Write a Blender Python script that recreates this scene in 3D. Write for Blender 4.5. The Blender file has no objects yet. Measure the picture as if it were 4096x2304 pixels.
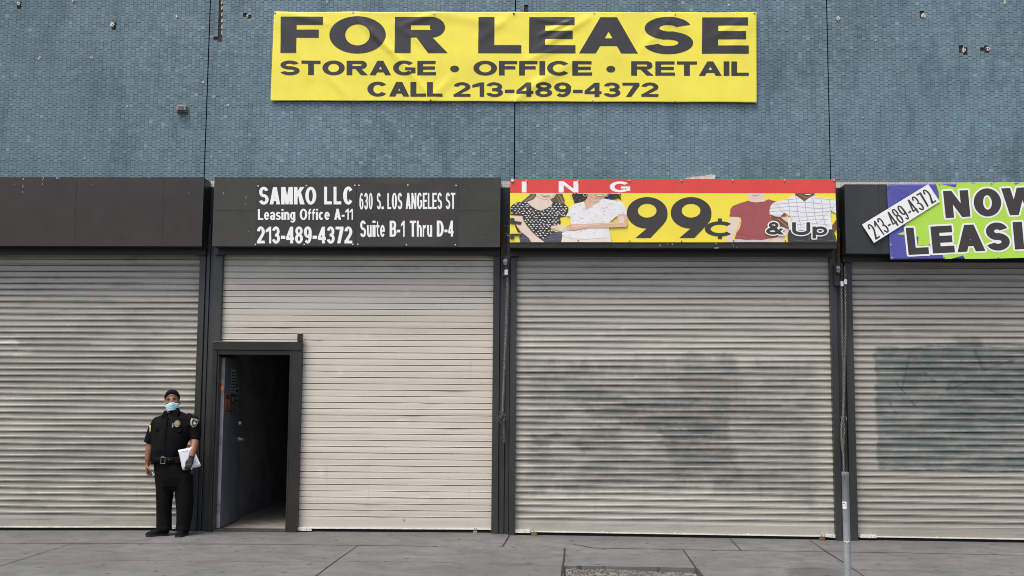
import bpy, bmesh, math, random
from mathutils import Vector, Matrix, noise
from mathutils.geometry import delaunay_2d_cdt
R = math.radians
rnd = random.Random(7)
sc = bpy.context.scene
COL = sc.collection

# ------------------------------------------------------------------ camera, sky, sun, exposure
F_PX, W_PX, H_PX = 4400.0, 4096.0, 2304.0
DIST, EYE = 13.0, 1.56
cam_d = bpy.data.cameras.new('camera')
cam_d.sensor_width = 36.0
cam_d.lens = F_PX / W_PX * 36.0
cam_d.clip_start, cam_d.clip_end = 0.1, 2000.0
cam = bpy.data.objects.new('camera', cam_d)
COL.objects.link(cam)
YAW, PITCH, ROLL = math.atan(132 / F_PX), math.atan(448 / F_PX), R(0.40)
ROT = Matrix.Rotation(YAW, 3, 'Z') @ Matrix.Rotation(R(90) + PITCH, 3, 'X') @ Matrix.Rotation(ROLL, 3, 'Z')
cam.matrix_world = Matrix.Translation((0, -DIST, EYE)) @ ROT.to_4x4()
sc.camera = cam

SUN_EL, SUN_AZ = R(64), R(214)          # azimuth measured clockwise from +y
world = bpy.data.worlds.new('World')
sc.world = world
world.use_nodes = True
wn = world.node_tree.nodes
sky = wn.new('ShaderNodeTexSky')
sky.sky_type = 'NISHITA'
sky.sun_disc = False
sky.sun_elevation = SUN_EL
sky.sun_rotation = SUN_AZ
sky.air_density, sky.dust_density, sky.ozone_density = 1.0, 4.0, 1.0
wn['Background'].inputs['Strength'].default_value = 0.10
world.node_tree.links.new(sky.outputs[0], wn['Background'].inputs['Color'])
sun_d = bpy.data.lights.new('sun', 'SUN')
sun_d.energy, sun_d.angle, sun_d.color = 1.5, R(30), (1.0, 0.95, 0.85)
sun = bpy.data.objects.new('sun', sun_d)
COL.objects.link(sun)
to_sun = Vector((math.sin(SUN_AZ) * math.cos(SUN_EL), math.cos(SUN_AZ) * math.cos(SUN_EL), math.sin(SUN_EL)))
sun.rotation_euler = to_sun.to_track_quat('Z', 'Y').to_euler()
sun.location = to_sun * 30
sc.view_settings.view_transform = 'Standard'
sc.view_settings.look = 'None'
sc.view_settings.exposure = 0.98
sc.cycles.use_denoising = True
sc.cycles.denoising_prefilter = 'ACCURATE'
sc.cycles.filter_width = 1.0
sc.view_settings.gamma = 1.0

# ------------------------------------------------------------------ measuring: photograph pixel -> point on a real plane
CAM = Vector((0, -DIST, EYE))


def ray(u, v):
    return ROT @ Vector(((u - W_PX / 2) / F_PX, -(v - H_PX / 2) / F_PX, -1.0))


def P(u, v, y=0.0):
    d = ray(u, v)
    return CAM + d * ((y + DIST) / d.y)


KX = [(0, 2122), (620, 2122), (1200, 2126), (1961, 2131), (2060, 2139), (3346, 2160), (3440, 2160), (4096, 2171)]
KN = [(P(u, v).x, P(u, v).z) for u, v in KX]
KN = [(-60.0, KN[0][1])] + KN + [(60.0, KN[-1][1] - 0.1)]


def base_z(x):
    for (x0, z0), (x1, z1) in zip(KN, KN[1:]):
        if x <= x1:
            return z0 + (z1 - z0) * (x - x0) / (x1 - x0)
    return KN[-1][1]


def ground_z(x, y):
    return base_z(x) + 0.015 * min(y, 0.0)


def G(u, v):
    d = ray(u, v)
    t = 10.0
    for _ in range(40):
        p = CAM + d * t
        t += (ground_z(p.x, p.y) - p.z) / d.z * 0.9
    return CAM + d * t


# ------------------------------------------------------------------ materials
def mat(name, col, rough=0.6, metal=0.0, var=0.0, vscale=4.0, bump=0.0, bscale=60.0, stretch=(1, 1, 1), spec=0.5, col2=None, coat=0.0):
    m = bpy.data.materials.new(name)
    m.use_nodes = True
    nt = m.node_tree
    b = nt.nodes['Principled BSDF']
    b.inputs['Roughness'].default_value = rough
    b.inputs['Metallic'].default_value = metal
    b.inputs['Specular IOR Level'].default_value = spec
    b.inputs['Coat Weight'].default_value = coat
    b.inputs['Base Color'].default_value = (*col, 1)
    if var or col2:
        tc = nt.nodes.new('ShaderNodeTexCoord')
        mp = nt.nodes.new('ShaderNodeMapping')
        mp.inputs['Scale'].default_value = stretch
        nt.links.new(tc.outputs['Object'], mp.inputs['Vector'])
        n = nt.nodes.new('ShaderNodeTexNoise')
        n.inputs['Scale'].default_value = vscale
        n.inputs['Detail'].default_value = 6
        n.inputs['Roughness'].default_value = 0.65
        nt.links.new(mp.outputs[0], n.inputs['Vector'])
        r = nt.nodes.new('ShaderNodeValToRGB')
        r.color_ramp.elements[0].position, r.color_ramp.elements[1].position = 0.3, 0.7
        c2 = col2 or tuple(c * (1 + var) for c in col)
        c1 = col if col2 else tuple(c * (1 - var) for c in col)
        r.color_ramp.elements[0].color, r.color_ramp.elements[1].color = (*c1, 1), (*c2, 1)
        nt.links.new(n.outputs['Fac'], r.inputs[0])
        nt.links.new(r.outputs[0], b.inputs['Base Color'])
    if bump:
        tc2 = nt.nodes.new('ShaderNodeTexCoord')
        n2 = nt.nodes.new('ShaderNodeTexNoise')
        n2.inputs['Scale'].default_value = bscale
        n2.inputs['Detail'].default_value = 4
        nt.links.new(tc2.outputs['Object'], n2.inputs['Vector'])
        bp = nt.nodes.new('ShaderNodeBump')
        bp.inputs['Strength'].default_value = bump
        bp.inputs['Distance'].default_value = 0.01
        nt.links.new(n2.outputs['Fac'], bp.inputs['Height'])
        nt.links.new(bp.outputs[0], b.inputs['Normal'])
    return m


class Nodes:
    """small helper for longer node graphs"""

    def __init__(self, m):
        self.nt = m.node_tree
        self.b = self.nt.nodes['Principled BSDF']

    def put(self, v, sock):
        if isinstance(v, (int, float)):
            sock.default_value = v
        elif isinstance(v, tuple):
            sock.default_value = (*v, 1) if len(v) == 3 and sock.type == 'RGBA' else v
        else:
            self.nt.links.new(v, sock)

    def math(self, op, a, b=0.0, c=0.0, clamp=False):
        n = self.nt.nodes.new('ShaderNodeMath')
        n.operation, n.use_clamp = op, clamp
        for k, v in enumerate((a, b, c)):
            self.put(v, n.inputs[k])
        return n.outputs[0]

    def step(self, v, a, b, lo=0.0, hi=1.0):
        n = self.nt.nodes.new('ShaderNodeMapRange')
        n.interpolation_type = 'SMOOTHSTEP'
        self.put(v, n.inputs['Value'])
        n.inputs['From Min'].default_value, n.inputs['From Max'].default_value = a, b
        n.inputs['To Min'].default_value, n.inputs['To Max'].default_value = lo, hi
        return n.outputs[0]

    def noise(self, vec, scale, detail=4.0, rough=0.6, dist=0.0):
        n = self.nt.nodes.new('ShaderNodeTexNoise')
        n.inputs['Scale'].default_value, n.inputs['Detail'].default_value = scale, detail
        n.inputs['Roughness'].default_value, n.inputs['Distortion'].default_value = rough, dist
        self.put(vec, n.inputs['Vector'])
        return n.outputs['Fac']

    def mix(self, f, a, b, blend='MIX'):
        n = self.nt.nodes.new('ShaderNodeMix')
        n.data_type, n.blend_type = 'RGBA', blend
        self.put(f, n.inputs[0])
        self.put(a, n.inputs[6])
        self.put(b, n.inputs[7])
        return n.outputs[2]

    def comb(self, x, y, z):
        n = self.nt.nodes.new('ShaderNodeCombineXYZ')
        for k, v in enumerate((x, y, z)):
            self.put(v, n.inputs[k])
        return n.outputs[0]

    def pos(self):
        tc = self.nt.nodes.new('ShaderNodeTexCoord')
        s = self.nt.nodes.new('ShaderNodeSeparateXYZ')
        self.nt.links.new(tc.outputs['Object'], s.inputs[0])
        return tc.outputs['Object'], s.outputs[0], s.outputs[1], s.outputs[2]

    def white(self, vec):
        n = self.nt.nodes.new('ShaderNodeTexWhiteNoise')
        n.noise_dimensions = '3D'
        self.put(vec, n.inputs['Vector'])
        return n.outputs['Value']

    def bump(self, h, s, d=0.01):
        n = self.nt.nodes.new('ShaderNodeBump')
        n.inputs['Strength'].default_value, n.inputs['Distance'].default_value = s, d
        self.put(h, n.inputs['Height'])
        self.nt.links.new(n.outputs[0], self.b.inputs['Normal'])


# ------------------------------------------------------------------ mesh building
class MB:
    def __init__(self):
        self.v, self.f, self.m = [], [], []

    def face(self, pts, mi=0):
        i = len(self.v)
        self.v += [tuple(p) for p in pts]
        self.f.append(tuple(range(i, i + len(pts))))
        self.m.append(mi)

    def box(self, x0, x1, y0, y1, z0, z1, mi=0):
        i = len(self.v)
        self.v += [(x0, y0, z0), (x1, y0, z0), (x1, y1, z0), (x0, y1, z0), (x0, y0, z1), (x1, y0, z1), (x1, y1, z1), (x0, y1, z1)]
        for q in ((0, 3, 2, 1), (4, 5, 6, 7), (0, 1, 5, 4), (1, 2, 6, 5), (2, 3, 7, 6), (3, 0, 4, 7)):
            self.f.append(tuple(i + k for k in q))
            self.m.append(mi)

    def prism(self, pts, y0, y1, mi=0):
        """outline in (x, z), counter-clockwise seen from the street, from y0 (front) to y1"""
        n, i = len(pts), len(self.v)
        self.v += [(p[0], y0, p[1]) for p in pts] + [(p[0], y1, p[1]) for p in pts]
        self.f.append(tuple(range(i, i + n)))
        self.f.append(tuple(range(i + 2 * n - 1, i + n - 1, -1)))
        for k in range(n):
            l = (k + 1) % n
            self.f.append((i + l, i + k, i + n + k, i + n + l))
        self.m += [mi] * (n + 2)

    def rings(self, rings, caps=True, mi=0, closed=False):
        n, i = len(rings[0]), len(self.v)
        for r in rings:
            self.v += [tuple(p) for p in r]
        k = len(rings)
        for a in range(k if closed else k - 1):
            b = (a + 1) % k
            for j in range(n):
                l = (j + 1) % n
                self.f.append((i + a * n + j, i + a * n + l, i + b * n + l, i + b * n + j))
                self.m.append(mi)
        if caps and not closed:
            self.f.append(tuple(i + j for j in range(n - 1, -1, -1)))
            self.f.append(tuple(i + (k - 1) * n + j for j in range(n)))
            self.m += [mi, mi]

    def tube(self, pts, rad, n=10, mi=0, caps=True, closed=False, flat=None, ref=Vector((0, 1, 0))):
        """tube along points; rad a number or one (a, b) / number per point, a across, b along ref"""
        pts = [Vector(p) for p in pts]
        rs = rad if isinstance(rad, (list, tuple)) else [rad] * len(pts)
        out = []
        for k, p in enumerate(pts):
            if closed:
                t = pts[(k + 1) % len(pts)] - pts[k - 1]
            else:
                t = pts[min(k + 1, len(pts) - 1)] - pts[max(k - 1, 0)]
            t.normalize()
            rr = ref
            if abs(t.dot(rr)) > 0.95:
                rr = Vector((1, 0, 0)) if abs(t.x) < 0.9 else Vector((0, 0, 1))
            a = t.cross(rr).normalized()
            b = a.cross(t).normalized()
            ra, rb = rs[k] if isinstance(rs[k], (list, tuple)) else (rs[k], rs[k])
            out.append([p + a * (ra * math.cos(2 * math.pi * j / n)) - b * (rb * math.sin(2 * math.pi * j / n)) for j in range(n)])
        self.rings(out, caps, mi, closed)

    def ball(self, c, rx, ry=None, rz=None, n=12, mi=0, rot=None):
        ry, rz = ry or rx, rz or rx
        c = Vector(c)
        rings = []
        h = n // 2 + 1
        for a in range(1, h):
            th = math.pi * a / h
            ring = []
            for j in range(n):
                p = Vector((rx * math.sin(th) * math.cos(2 * math.pi * j / n), ry * math.sin(th) * math.sin(2 * math.pi * j / n), -rz * math.cos(th)))
                ring.append(c + (rot @ p if rot else p))
            rings.append(ring)
        self.rings(rings, True, mi)

    def build(self, name, mats, parent=None, smooth=False, bevel=0.0, loc=None):
        me = bpy.data.meshes.new(name)
        off = Vector(loc) if loc is not None else Vector((0, 0, 0))
        me.from_pydata([tuple(Vector(p) - off) for p in self.v], [], self.f)
        for m in (mats if isinstance(mats, (list, tuple)) else [mats]):
            me.materials.append(m)
        me.polygons.foreach_set('material_index', self.m)
        if smooth:
            me.polygons.foreach_set('use_smooth', [True] * len(me.polygons))
        me.update()
        o = bpy.data.objects.new(name, me)
        o.location = off
        COL.objects.link(o)
        if parent:
            o.parent = parent
            o.matrix_parent_inverse = Matrix.Translation(-parent_origin(parent))
        if bevel:
            b = o.modifiers.new('bevel', 'BEVEL')
            b.width, b.segments, b.limit_method = bevel, 2, 'ANGLE'
            b.harden_normals = False
        return o


def parent_origin(o):
    v = Vector(o.location)
    while o.parent:
        if o.parent:
            return v
    return v


def tag(o, label=None, cat=None, group=None, kind='thing'):
    if label:
        o['label'] = label
    if cat:
        o['category'] = cat
    if group:
        o['group'] = group
    if kind:
        o['kind'] = kind
    return o


def empty(name, loc, label, cat, group=None):
    o = bpy.data.objects.new(name, None)
    o.empty_display_size = 0.1
    o.location = loc
    COL.objects.link(o)
    return tag(o, label, cat, group)


def struct(o):
    o['kind'] = 'structure'
    return o


# ------------------------------------------------------------------ flat shapes and lettering
def ccw(poly):
    a = sum(p[0] * q[1] - q[0] * p[1] for p, q in zip(poly, poly[1:] + poly[:1]))
    return poly if a > 0 else poly[::-1]


def union(polys, extra=()):
    vs, fs = [], []
    for p in polys:
        p = ccw([tuple(q) for q in p])
        i = len(vs)
        vs += [Vector(q) for q in p]
        fs.append(list(range(i, i + len(p))))
    vs += [Vector(q) for q in extra]
    v, e, f, _, _, of = delaunay_2d_cdt(vs, [], fs, 0, 1e-5)
    keep = [t for t, o in zip(f, of) if o]
    return [(p.x, p.y) for p in v], keep


def boundary(v, f):
    seen = {}
    for t in f:
        for a, b in zip(t, list(t[1:]) + [t[0]]):
            k = (min(a, b), max(a, b))
            seen[k] = seen.get(k, 0) + 1
    return [k for k, c in seen.items() if c == 1]


def fatten(polys, o, n=8):
    v, f = union(polys)
    out = list(polys)
    for a, b in boundary(v, f):
        p, q = Vector(v[a]), Vector(v[b])
        d = (q - p)
        if d.length < 1e-6:
            continue
        ang = math.atan2(d.y, d.x)
        pts = [(q.x + o * math.cos(ang - math.pi / 2 + math.pi * k / (n / 2)), q.y + o * math.sin(ang - math.pi / 2 + math.pi * k / (n / 2))) for k in range(n // 2 + 1)]
        pts += [(p.x + o * math.cos(ang + math.pi / 2 + math.pi * k / (n / 2)), p.y + o * math.sin(ang + math.pi / 2 + math.pi * k / (n / 2))) for k in range(n // 2 + 1)]
        out.append(pts)
    return out


def rect(x0, y0, x1, y1):
    return [(x0, y0), (x1, y0), (x1, y1), (x0, y1)]


def arc(cx, cy, rx, ry, s, t, a0, a1, n=None):
    """piece of an elliptical ring, angles in degrees, returned as polygons of at most 180 degrees"""
    out = []
    span = a1 - a0
    parts = max(1, int(math.ceil(abs(span) / 170.0)))
    for k in range(parts):
        b0, b1 = a0 + span * k / parts, a0 + span * (k + 1) / parts
        n = 14
        o = [(cx + rx * math.cos(R(b0 + (b1 - b0) * i / n)), cy + ry * math.sin(R(b0 + (b1 - b0) * i / n))) for i in range(n + 1)]
        q = [(cx + (rx - s) * math.cos(R(b0 + (b1 - b0) * i / n)), cy + (ry - t) * math.sin(R(b0 + (b1 - b0) * i / n))) for i in range(n + 1)]
        out.append(o + q[::-1])
    return out


def glyph(c, w, s, t):
    X = 0.73
    if c not in 'Ii.':
        s = min(s, w * (.34 if c in 'ANMKW' else .38))
    h = w / 2
    if c == 'I': return [rect(0, 0, w, 1)]
    if c == 'L': return [rect(0, 0, s, 1), rect(0, 0, w, t)]
    if c == 'F': return [rect(0, 0, s, 1), rect(0, 1 - t, w, 1), rect(0, .42, w * .9, .42 + t)]
    if c == 'E': return [rect(0, 0, s, 1), rect(0, 1 - t, w * .98, 1), rect(0, .5 - t * .47, w * .94, .5 + t * .53), rect(0, 0, w, t)]
    if c == 'T': return [rect(0, 1 - t, w, 1), rect(h - s / 2, 0, h + s / 2, 1)]
    if c in 'O0': return arc(h, .5, h, .515, s, t, 0, 360)
    if c == 'C': return arc(h * 1.02, .5, h * 1.02, .515, s, t, 38, 322)
    if c == 'G': return arc(h * 1.02, .5, h * 1.02, .515, s, t, 42, 318) + [rect(w * .55, .54 - t * .9, w, .54), rect(w - s * .8, .13, w, .54)]
    if c == 'S':
        r1, r2 = .2575 + t / 4, .2575 + t / 4
        return arc(h * .99, 1.015 - r1, h * .94, r1, s * .92, t, 18, 262) + arc(h, r2 - .015, h, r2, s * .92, t, 98, -162) + [[(h * .75, .5 + t / 2), (h * .75, .5 - t / 2), (h * 1.25, .5 - t / 2), (h * 1.25, .5 + t / 2)]]
    if c == 'A':
        a = s * 1.04
        return [[(0, 0), (a, 0), (h + a * .5, 1), (h - a * .5, 1)], [(w, 0), (w - a, 0), (h - a * .5, 1), (h + a * .5, 1)], rect(w * .22, .2, w * .78, .2 + t * .95)]
    if c == 'M':
        return [rect(0, 0, s, 1), rect(w - s, 0, w, 1), [(0, 1), (s * 1.25, 1), (h + s * .42, 0), (h - s * .42, 0)], [(w, 1), (w - s * 1.25, 1), (h - s * .42, 0), (h + s * .42, 0)]]
    if c == 'N':
        return [rect(0, 0, s, 1), rect(w - s, 0, w, 1), [(0, 1), (s * .98, 1), (w, 0), (w - s * .98, 0)]]
    if c == 'K':
        return [rect(0, 0, s, 1), [(s * .7, .32), (s * .7, .64), (w - s * 1.2, 1), (w, 1)], [(w * .42 - s * .1, .6), (w * .42 + s * .7, .74), (w + .02, 0), (w - s * 1.25, 0)]]
    if c in 'RB':
        ym = .43
        ry = (1 - ym) / 2
        rx = min(w * .42, ry * 1.3)
        cx = w * .96 - rx
        p = [rect(0, 0, s, 1), rect(0, 1 - t, cx, 1), rect(0, ym, cx, ym + t * .95)] + arc(cx, ym + ry, rx, ry, s * .95, t, -90, 90)
        if c == 'R':
            return p + [[(w * .40, ym + .03), (w * .40 + s * .95, ym + .05), (w + .02, 0), (w - s * 1.18, 0)]]
        ry2 = (ym + t * .9) / 2
        return p + [rect(0, 0, w - rx, t)] + arc(w - rx, ry2, rx, ry2, s, t, -90, 90)
    if c == 'D':
        rx = w * .58
        return [rect(0, 0, s, 1), rect(0, 0, w - rx, t), rect(0, 1 - t, w - rx, 1)] + arc(w - rx, .5, rx, .5, s, t, -90, 90)
    if c == 'U': return [rect(0, .36, s, 1), rect(w - s, .36, w, 1)] + arc(h, .37, h, .385, s, t, 180, 360)
    if c == 'W':
        a, q = s * .95, w * .25
        return [[(0, 1), (a, 1), (q + a * .55, 0), (q - a * .45, 0)], [(h - a * .5, 1), (h + a * .5, 1), (q + a * .55, 0), (q - a * .45, 0)],
                [(h - a * .5, 1), (h + a * .5, 1), (3 * q + a * .45, 0), (3 * q - a * .55, 0)], [(w, 1), (w - a, 1), (3 * q - a * .55, 0), (3 * q + a * .45, 0)]]
    if c == '1': return [rect(w - s, 0, w, 1), [(w - s * .9, 1), (w - s * .4, .82), (w - s * .9, .74), (0, .64), (0, .64 + t * .95)]]
    if c == '2':
        p = arc(h, .69, h, .325, s, t, 172, -38)
        ox, oy = h + h * math.cos(R(-38)), .69 + .325 * math.sin(R(-38))
        ix, iy = h + (h - s) * math.cos(R(-38)), .69 + (.325 - t) * math.sin(R(-38))
        return p + [[(ox, oy), (ix, iy), (0, t * .75), (0, 0), (s * 1.1, 0), (s * 1.35, t)], rect(0, 0, w, t)]
    if c == '3':
        r1 = .2575 + t / 4
        return arc(h * .97, 1.015 - r1, h * .94, r1, s * .92, t, 168, -86) + arc(h, r1 - .015, h, r1, s * .95, t, 86, -168) + [rect(w * .36, .5 - t / 2, h * 1.1, .5 + t / 2)]
    if c == '4':
        r = w * .88
        return [rect(r - s, 0, r, 1), rect(0, .2, w, .2 + t), [(0, .2), (0, .2 + t * 1.15), (r - s, 1), (r - s * .1, 1), (r - s * .1, .93), (s * .8, .2 + t * .8)]]
    if c in '69':
        p = arc(h, .325, h, .34, s, t, 0, 360) + arc(h * 1.03, .5, h * 1.03, .515, s, t, 48, 205)
        return p if c == '6' else [[(w - x, 1 - y) for x, y in q] for q in p]
    if c == '7': return [rect(0, 1 - t, w, 1), [(w * .2, 0), (w * .2 + s * 1.08, 0), (w, 1 - t * 1.1), (w, 1 - t * .5), (w - s * 1.2, 1 - t)]]
    if c == '8': return arc(h, .745, h * .93, .27, s * .9, t * .92, 0, 360) + arc(h, .285, h, .30, s * .95, t * .95, 0, 360)
    if c == '-': return [rect(0, .27, w, .27 + t * 1.15)]
    if c == '.': return [rect(0, 0, s, s * 1.1)]
    if c == '•': return [[(h + h * math.cos(2 * math.pi * k / 20), .45 + .23 * math.sin(2 * math.pi * k / 20)) for k in range(20)]]
    if c == 'a': return arc(w * .46, .215, w * .46, .23, s, t * .8, 0, 360) + [rect(w - s, 0, w, .5)] + arc(h, X - .235, h, .25, s, t, 0, 165)
    if c == 'c': return arc(h, X / 2, h, X / 2 + .01, s, t, 42, 318)
    if c == 'e': return arc(h, X / 2, h, X / 2 + .01, s, t, 0, 325) + [rect(s * .5, X * .42, w - s * .05, X * .42 + t * .85)]
    if c == 'f': return [rect(w * .2, 0, w * .2 + s, .8), rect(0, X - t, w, X)] + arc(w * .2 + w * .7, .78, w * .7, .235, s, t, 88, 180)
    if c == 'g': return arc(w * .48, X / 2 + .01, w * .48, X / 2, s, t * .9, 0, 360) + [rect(w - s, -.05, w, X)] + arc(h, -.03, h, .22, s, t * .85, 0, -160)
    if c in 'hn':
        return [rect(0, 0, s, 1 if c == 'h' else X), rect(w - s, 0, w, X - .3)] + arc(h * 1.02, X - .31, h * .98, .325, s, t, 0, 165)
    if c == 'i': return [rect(0, 0, w, X), rect(0, 1 - t * .95, w, 1)]
    if c == 'p': return [rect(0, -.27, s, X)] + arc(w * .52, X / 2, w * .48, X / 2 + .01, s, t, 0, 360)
    if c == 'r': return [rect(0, 0, s, X)] + arc(w * 1.0, X - .33, w * .98, .345, s, t * 1.1, 95, 170)
    if c == 's': return [[(x, y * X) for x, y in q] for q in glyph('S', w, s, t * 1.25)]
    if c == 't': return [rect(w * .2, .1, w * .2 + s, .95), rect(0, X - t, w, X)] + arc(w * .2 + w * .72, .18, w * .72, .19, s, t, 180, 275)
    if c == 'u': return [rect(0, .3, s, X), rect(w - s, 0, w, X)] + arc(h * .98, .31, h * .98, .325, s, t, 180, 350)
    if c == '&':
        return arc(w * .42, .745, w * .27, .265, s * .8, t * .85, 0, 360) + arc(w * .38, .275, w * .38, .285, s, t, 60, 355) + \
            [[(w * .18, .66), (w * .18 + s * 1.1, .76), (w, 0), (w - s * 1.35, 0)], [(w * .36, .53), (w * .36, .53 - t * .9), (w * .2, .42), (w * .13, .5)],
             [(w * .70, .13), (w * .62, .27), (w * .80, .5), (w * .98, .47)]]
    return []


BASE_W = dict(zip('ABCDEFGKLMNORSTUW', (1.02, .96, 1.04, .97, .88, .82, 1.06, 1.0, .78, 1.15, .97, 1.06, 1.0, .94, .9, .95, 1.42)))
BASE_W.update({c: .74 for c in '02346789'})
BASE_W.update({'1': .52, '-': .42, '•': .5, ' ': .36, '&': .9})
BASE_W.update({c: .74 for c in 'aeghnpu'})
BASE_W.update({'c': .7, 's': .7, 'f': .46, 't': .46, 'r': .5})


def layout(text, W, s, t, gap):
    fixed = lambda c: c in 'Ii.'
    tot = sum(s for c in text if fixed(c)) + gap * (len(text) - 1)
    k = (W - tot) / sum(BASE_W[c] for c in text if not fixed(c))
    x, out = 0.0, []
    for c in text:
        w = s if fixed(c) else BASE_W[c] * k
        if c != ' ':
            out.append([[(px + x, py) for px, py in q] for q in glyph(c, w, s, t)])
        x += w + gap
    return [p for g in out for p in g]


def warp(polys, W, quad, y):
    """map the unit text box (0..W, 0..1) onto four photograph pixels tl, tr, br, bl lying on the plane y; returns (x, z) polygons"""
    tl, tr, br, bl = [P(u, v, y) for u, v in quad]
    out = []
    for q in polys:
        o = []
        for px, py in q:
            a, b = px / W, py
            p = bl * ((1 - a) * (1 - b)) + br * (a * (1 - b)) + tr * (a * b) + tl * ((1 - a) * b)
            o.append((p.x, p.z))
        out.append(o)
    return out


def text_polys(text, quad, y, s, t, gap=.1):
    tl, tr, br, bl = [P(u, v, y) for u, v in quad]
    W = ((tr - tl).length + (br - bl).length) / ((tl - bl).length + (tr - br).length)
    return warp(layout(text, W, s, t, gap), W, quad, y)


def zq(ox, oy, sc_):
    return lambda x, y: (ox + x / sc_, oy + y / sc_)


def zbox(f, x0, x1, y0, y1):
    return [f(x0, y0), f(x1, y0), f(x1, y1), f(x0, y1)]


def sheet(name, polys, y, m, parent, grid=0.0, h=None, off=0.0):
    """flat ink: the union of polygons in (x, z) lying on the plane y (or on the surface h(x, z))"""
    extra = []
    if grid:
        fine = []                                         # so that the ink follows the folds of the vinyl
        for q in polys:
            o_ = []
            for a, c_ in zip(q, q[1:] + q[:1]):
                k_ = max(1, int(math.hypot(c_[0] - a[0], c_[1] - a[1]) / grid))
                o_ += [(a[0] + (c_[0] - a[0]) * t_ / k_, a[1] + (c_[1] - a[1]) * t_ / k_) for t_ in range(k_)]
            fine.append(o_)
        polys = fine
        xs, zs = [p[0] for q in polys for p in q], [p[1] for q in polys for p in q]
        nx, nz = int((max(xs) - min(xs)) / grid), int((max(zs) - min(zs)) / grid)
        extra = [(min(xs) + (i + .5 + .3 * (j % 2)) * grid, min(zs) + (j + .5) * grid) for i in range(nx + 1) for j in range(nz + 1)]
    v, f = union(polys, extra)
    b = MB()
    used = sorted({i for t in f for i in t})
    ren = {i: k for k, i in enumerate(used)}
    b.v = [(v[i][0], (h(*v[i]) if h else y) - off, v[i][1]) for i in used]
    b.f = [tuple(ren[i] for i in t) for t in f]
    b.m = [0] * len(b.f)
    return b.build(name, m, parent, smooth=bool(h))


# ------------------------------------------------------------------ common materials
M = {}
M['dark_metal'] = mat('dark_painted_metal', (.033, .034, .033), .36, 0, .45, 2.2, .06, 40, (1, 1, .35))
M['frame_metal'] = mat('brown_black_frame_paint', (.016, .0145, .0125), .4, 0, .5, 3, .06, 40, (1, 1, .4))
M['box_metal'] = mat('brown_black_sheet_metal', (.029, .0235, .0175), .30, 0, .25, 3, .05, 12)
M['box_metal_light'] = mat('olive_black_sheet_metal', (.040, .037, .0285), .30, 0, .35, 1.2, .05, 10)
M['black_metal'] = mat('black_painted_metal', (.012, .013, .015), .45, 0, .2, 4)
M['black_gap'] = mat('black_gap', (.006, .006, .006), .9)
M['ink'] = mat('black_banner_ink', (.040, .035, .033), .30, 0, .12, 9, .04, 30)
M['ink_flat'] = mat('black_print_ink', (.042, .036, .033), .5, 0, .08, 9)
M['white_ink'] = mat('white_lettering', (.86, .86, .85), .5, 0, .03, 6)
M['yellow'] = mat('yellow_vinyl', (.90, .78, .075), .42, 0, .05, 3, .03, 25)
M['sign_yellow'] = mat('yellow_print', (.90, .74, .06), .45, 0, .03, 3)
M['sign_red'] = mat('red_print', (.72, .06, .05), .45, 0, .07, 5)
M['steel'] = mat('worn_steel', (.42, .41, .39), .38, .8, .3, 12, .05, 60)
M['chain'] = mat('galvanised_chain', (.22, .21, .19), .4, .7, .35, 20)
M['rust'] = mat('rusty_chain', (.10, .045, .025), .85, .1, .5, 30)
M['brass'] = mat('tarnished_brass', (.30, .19, .07), .45, .6, .3, 20)
M['white_bar'] = mat('white_painted_bar', (.68, .66, .60), .5, 0, .2, 14)
M['screw'] = mat('bright_screw', (.75, .75, .73), .35, .4)
M['plaster'] = mat('pale_plaster', (.62, .56, .47), .9, 0, .25, 25, .4, 60)
M['backing'] = mat('dark_adhesive', (.035, .028, .026), .9, 0, .4, 18, .3, 60)

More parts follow.
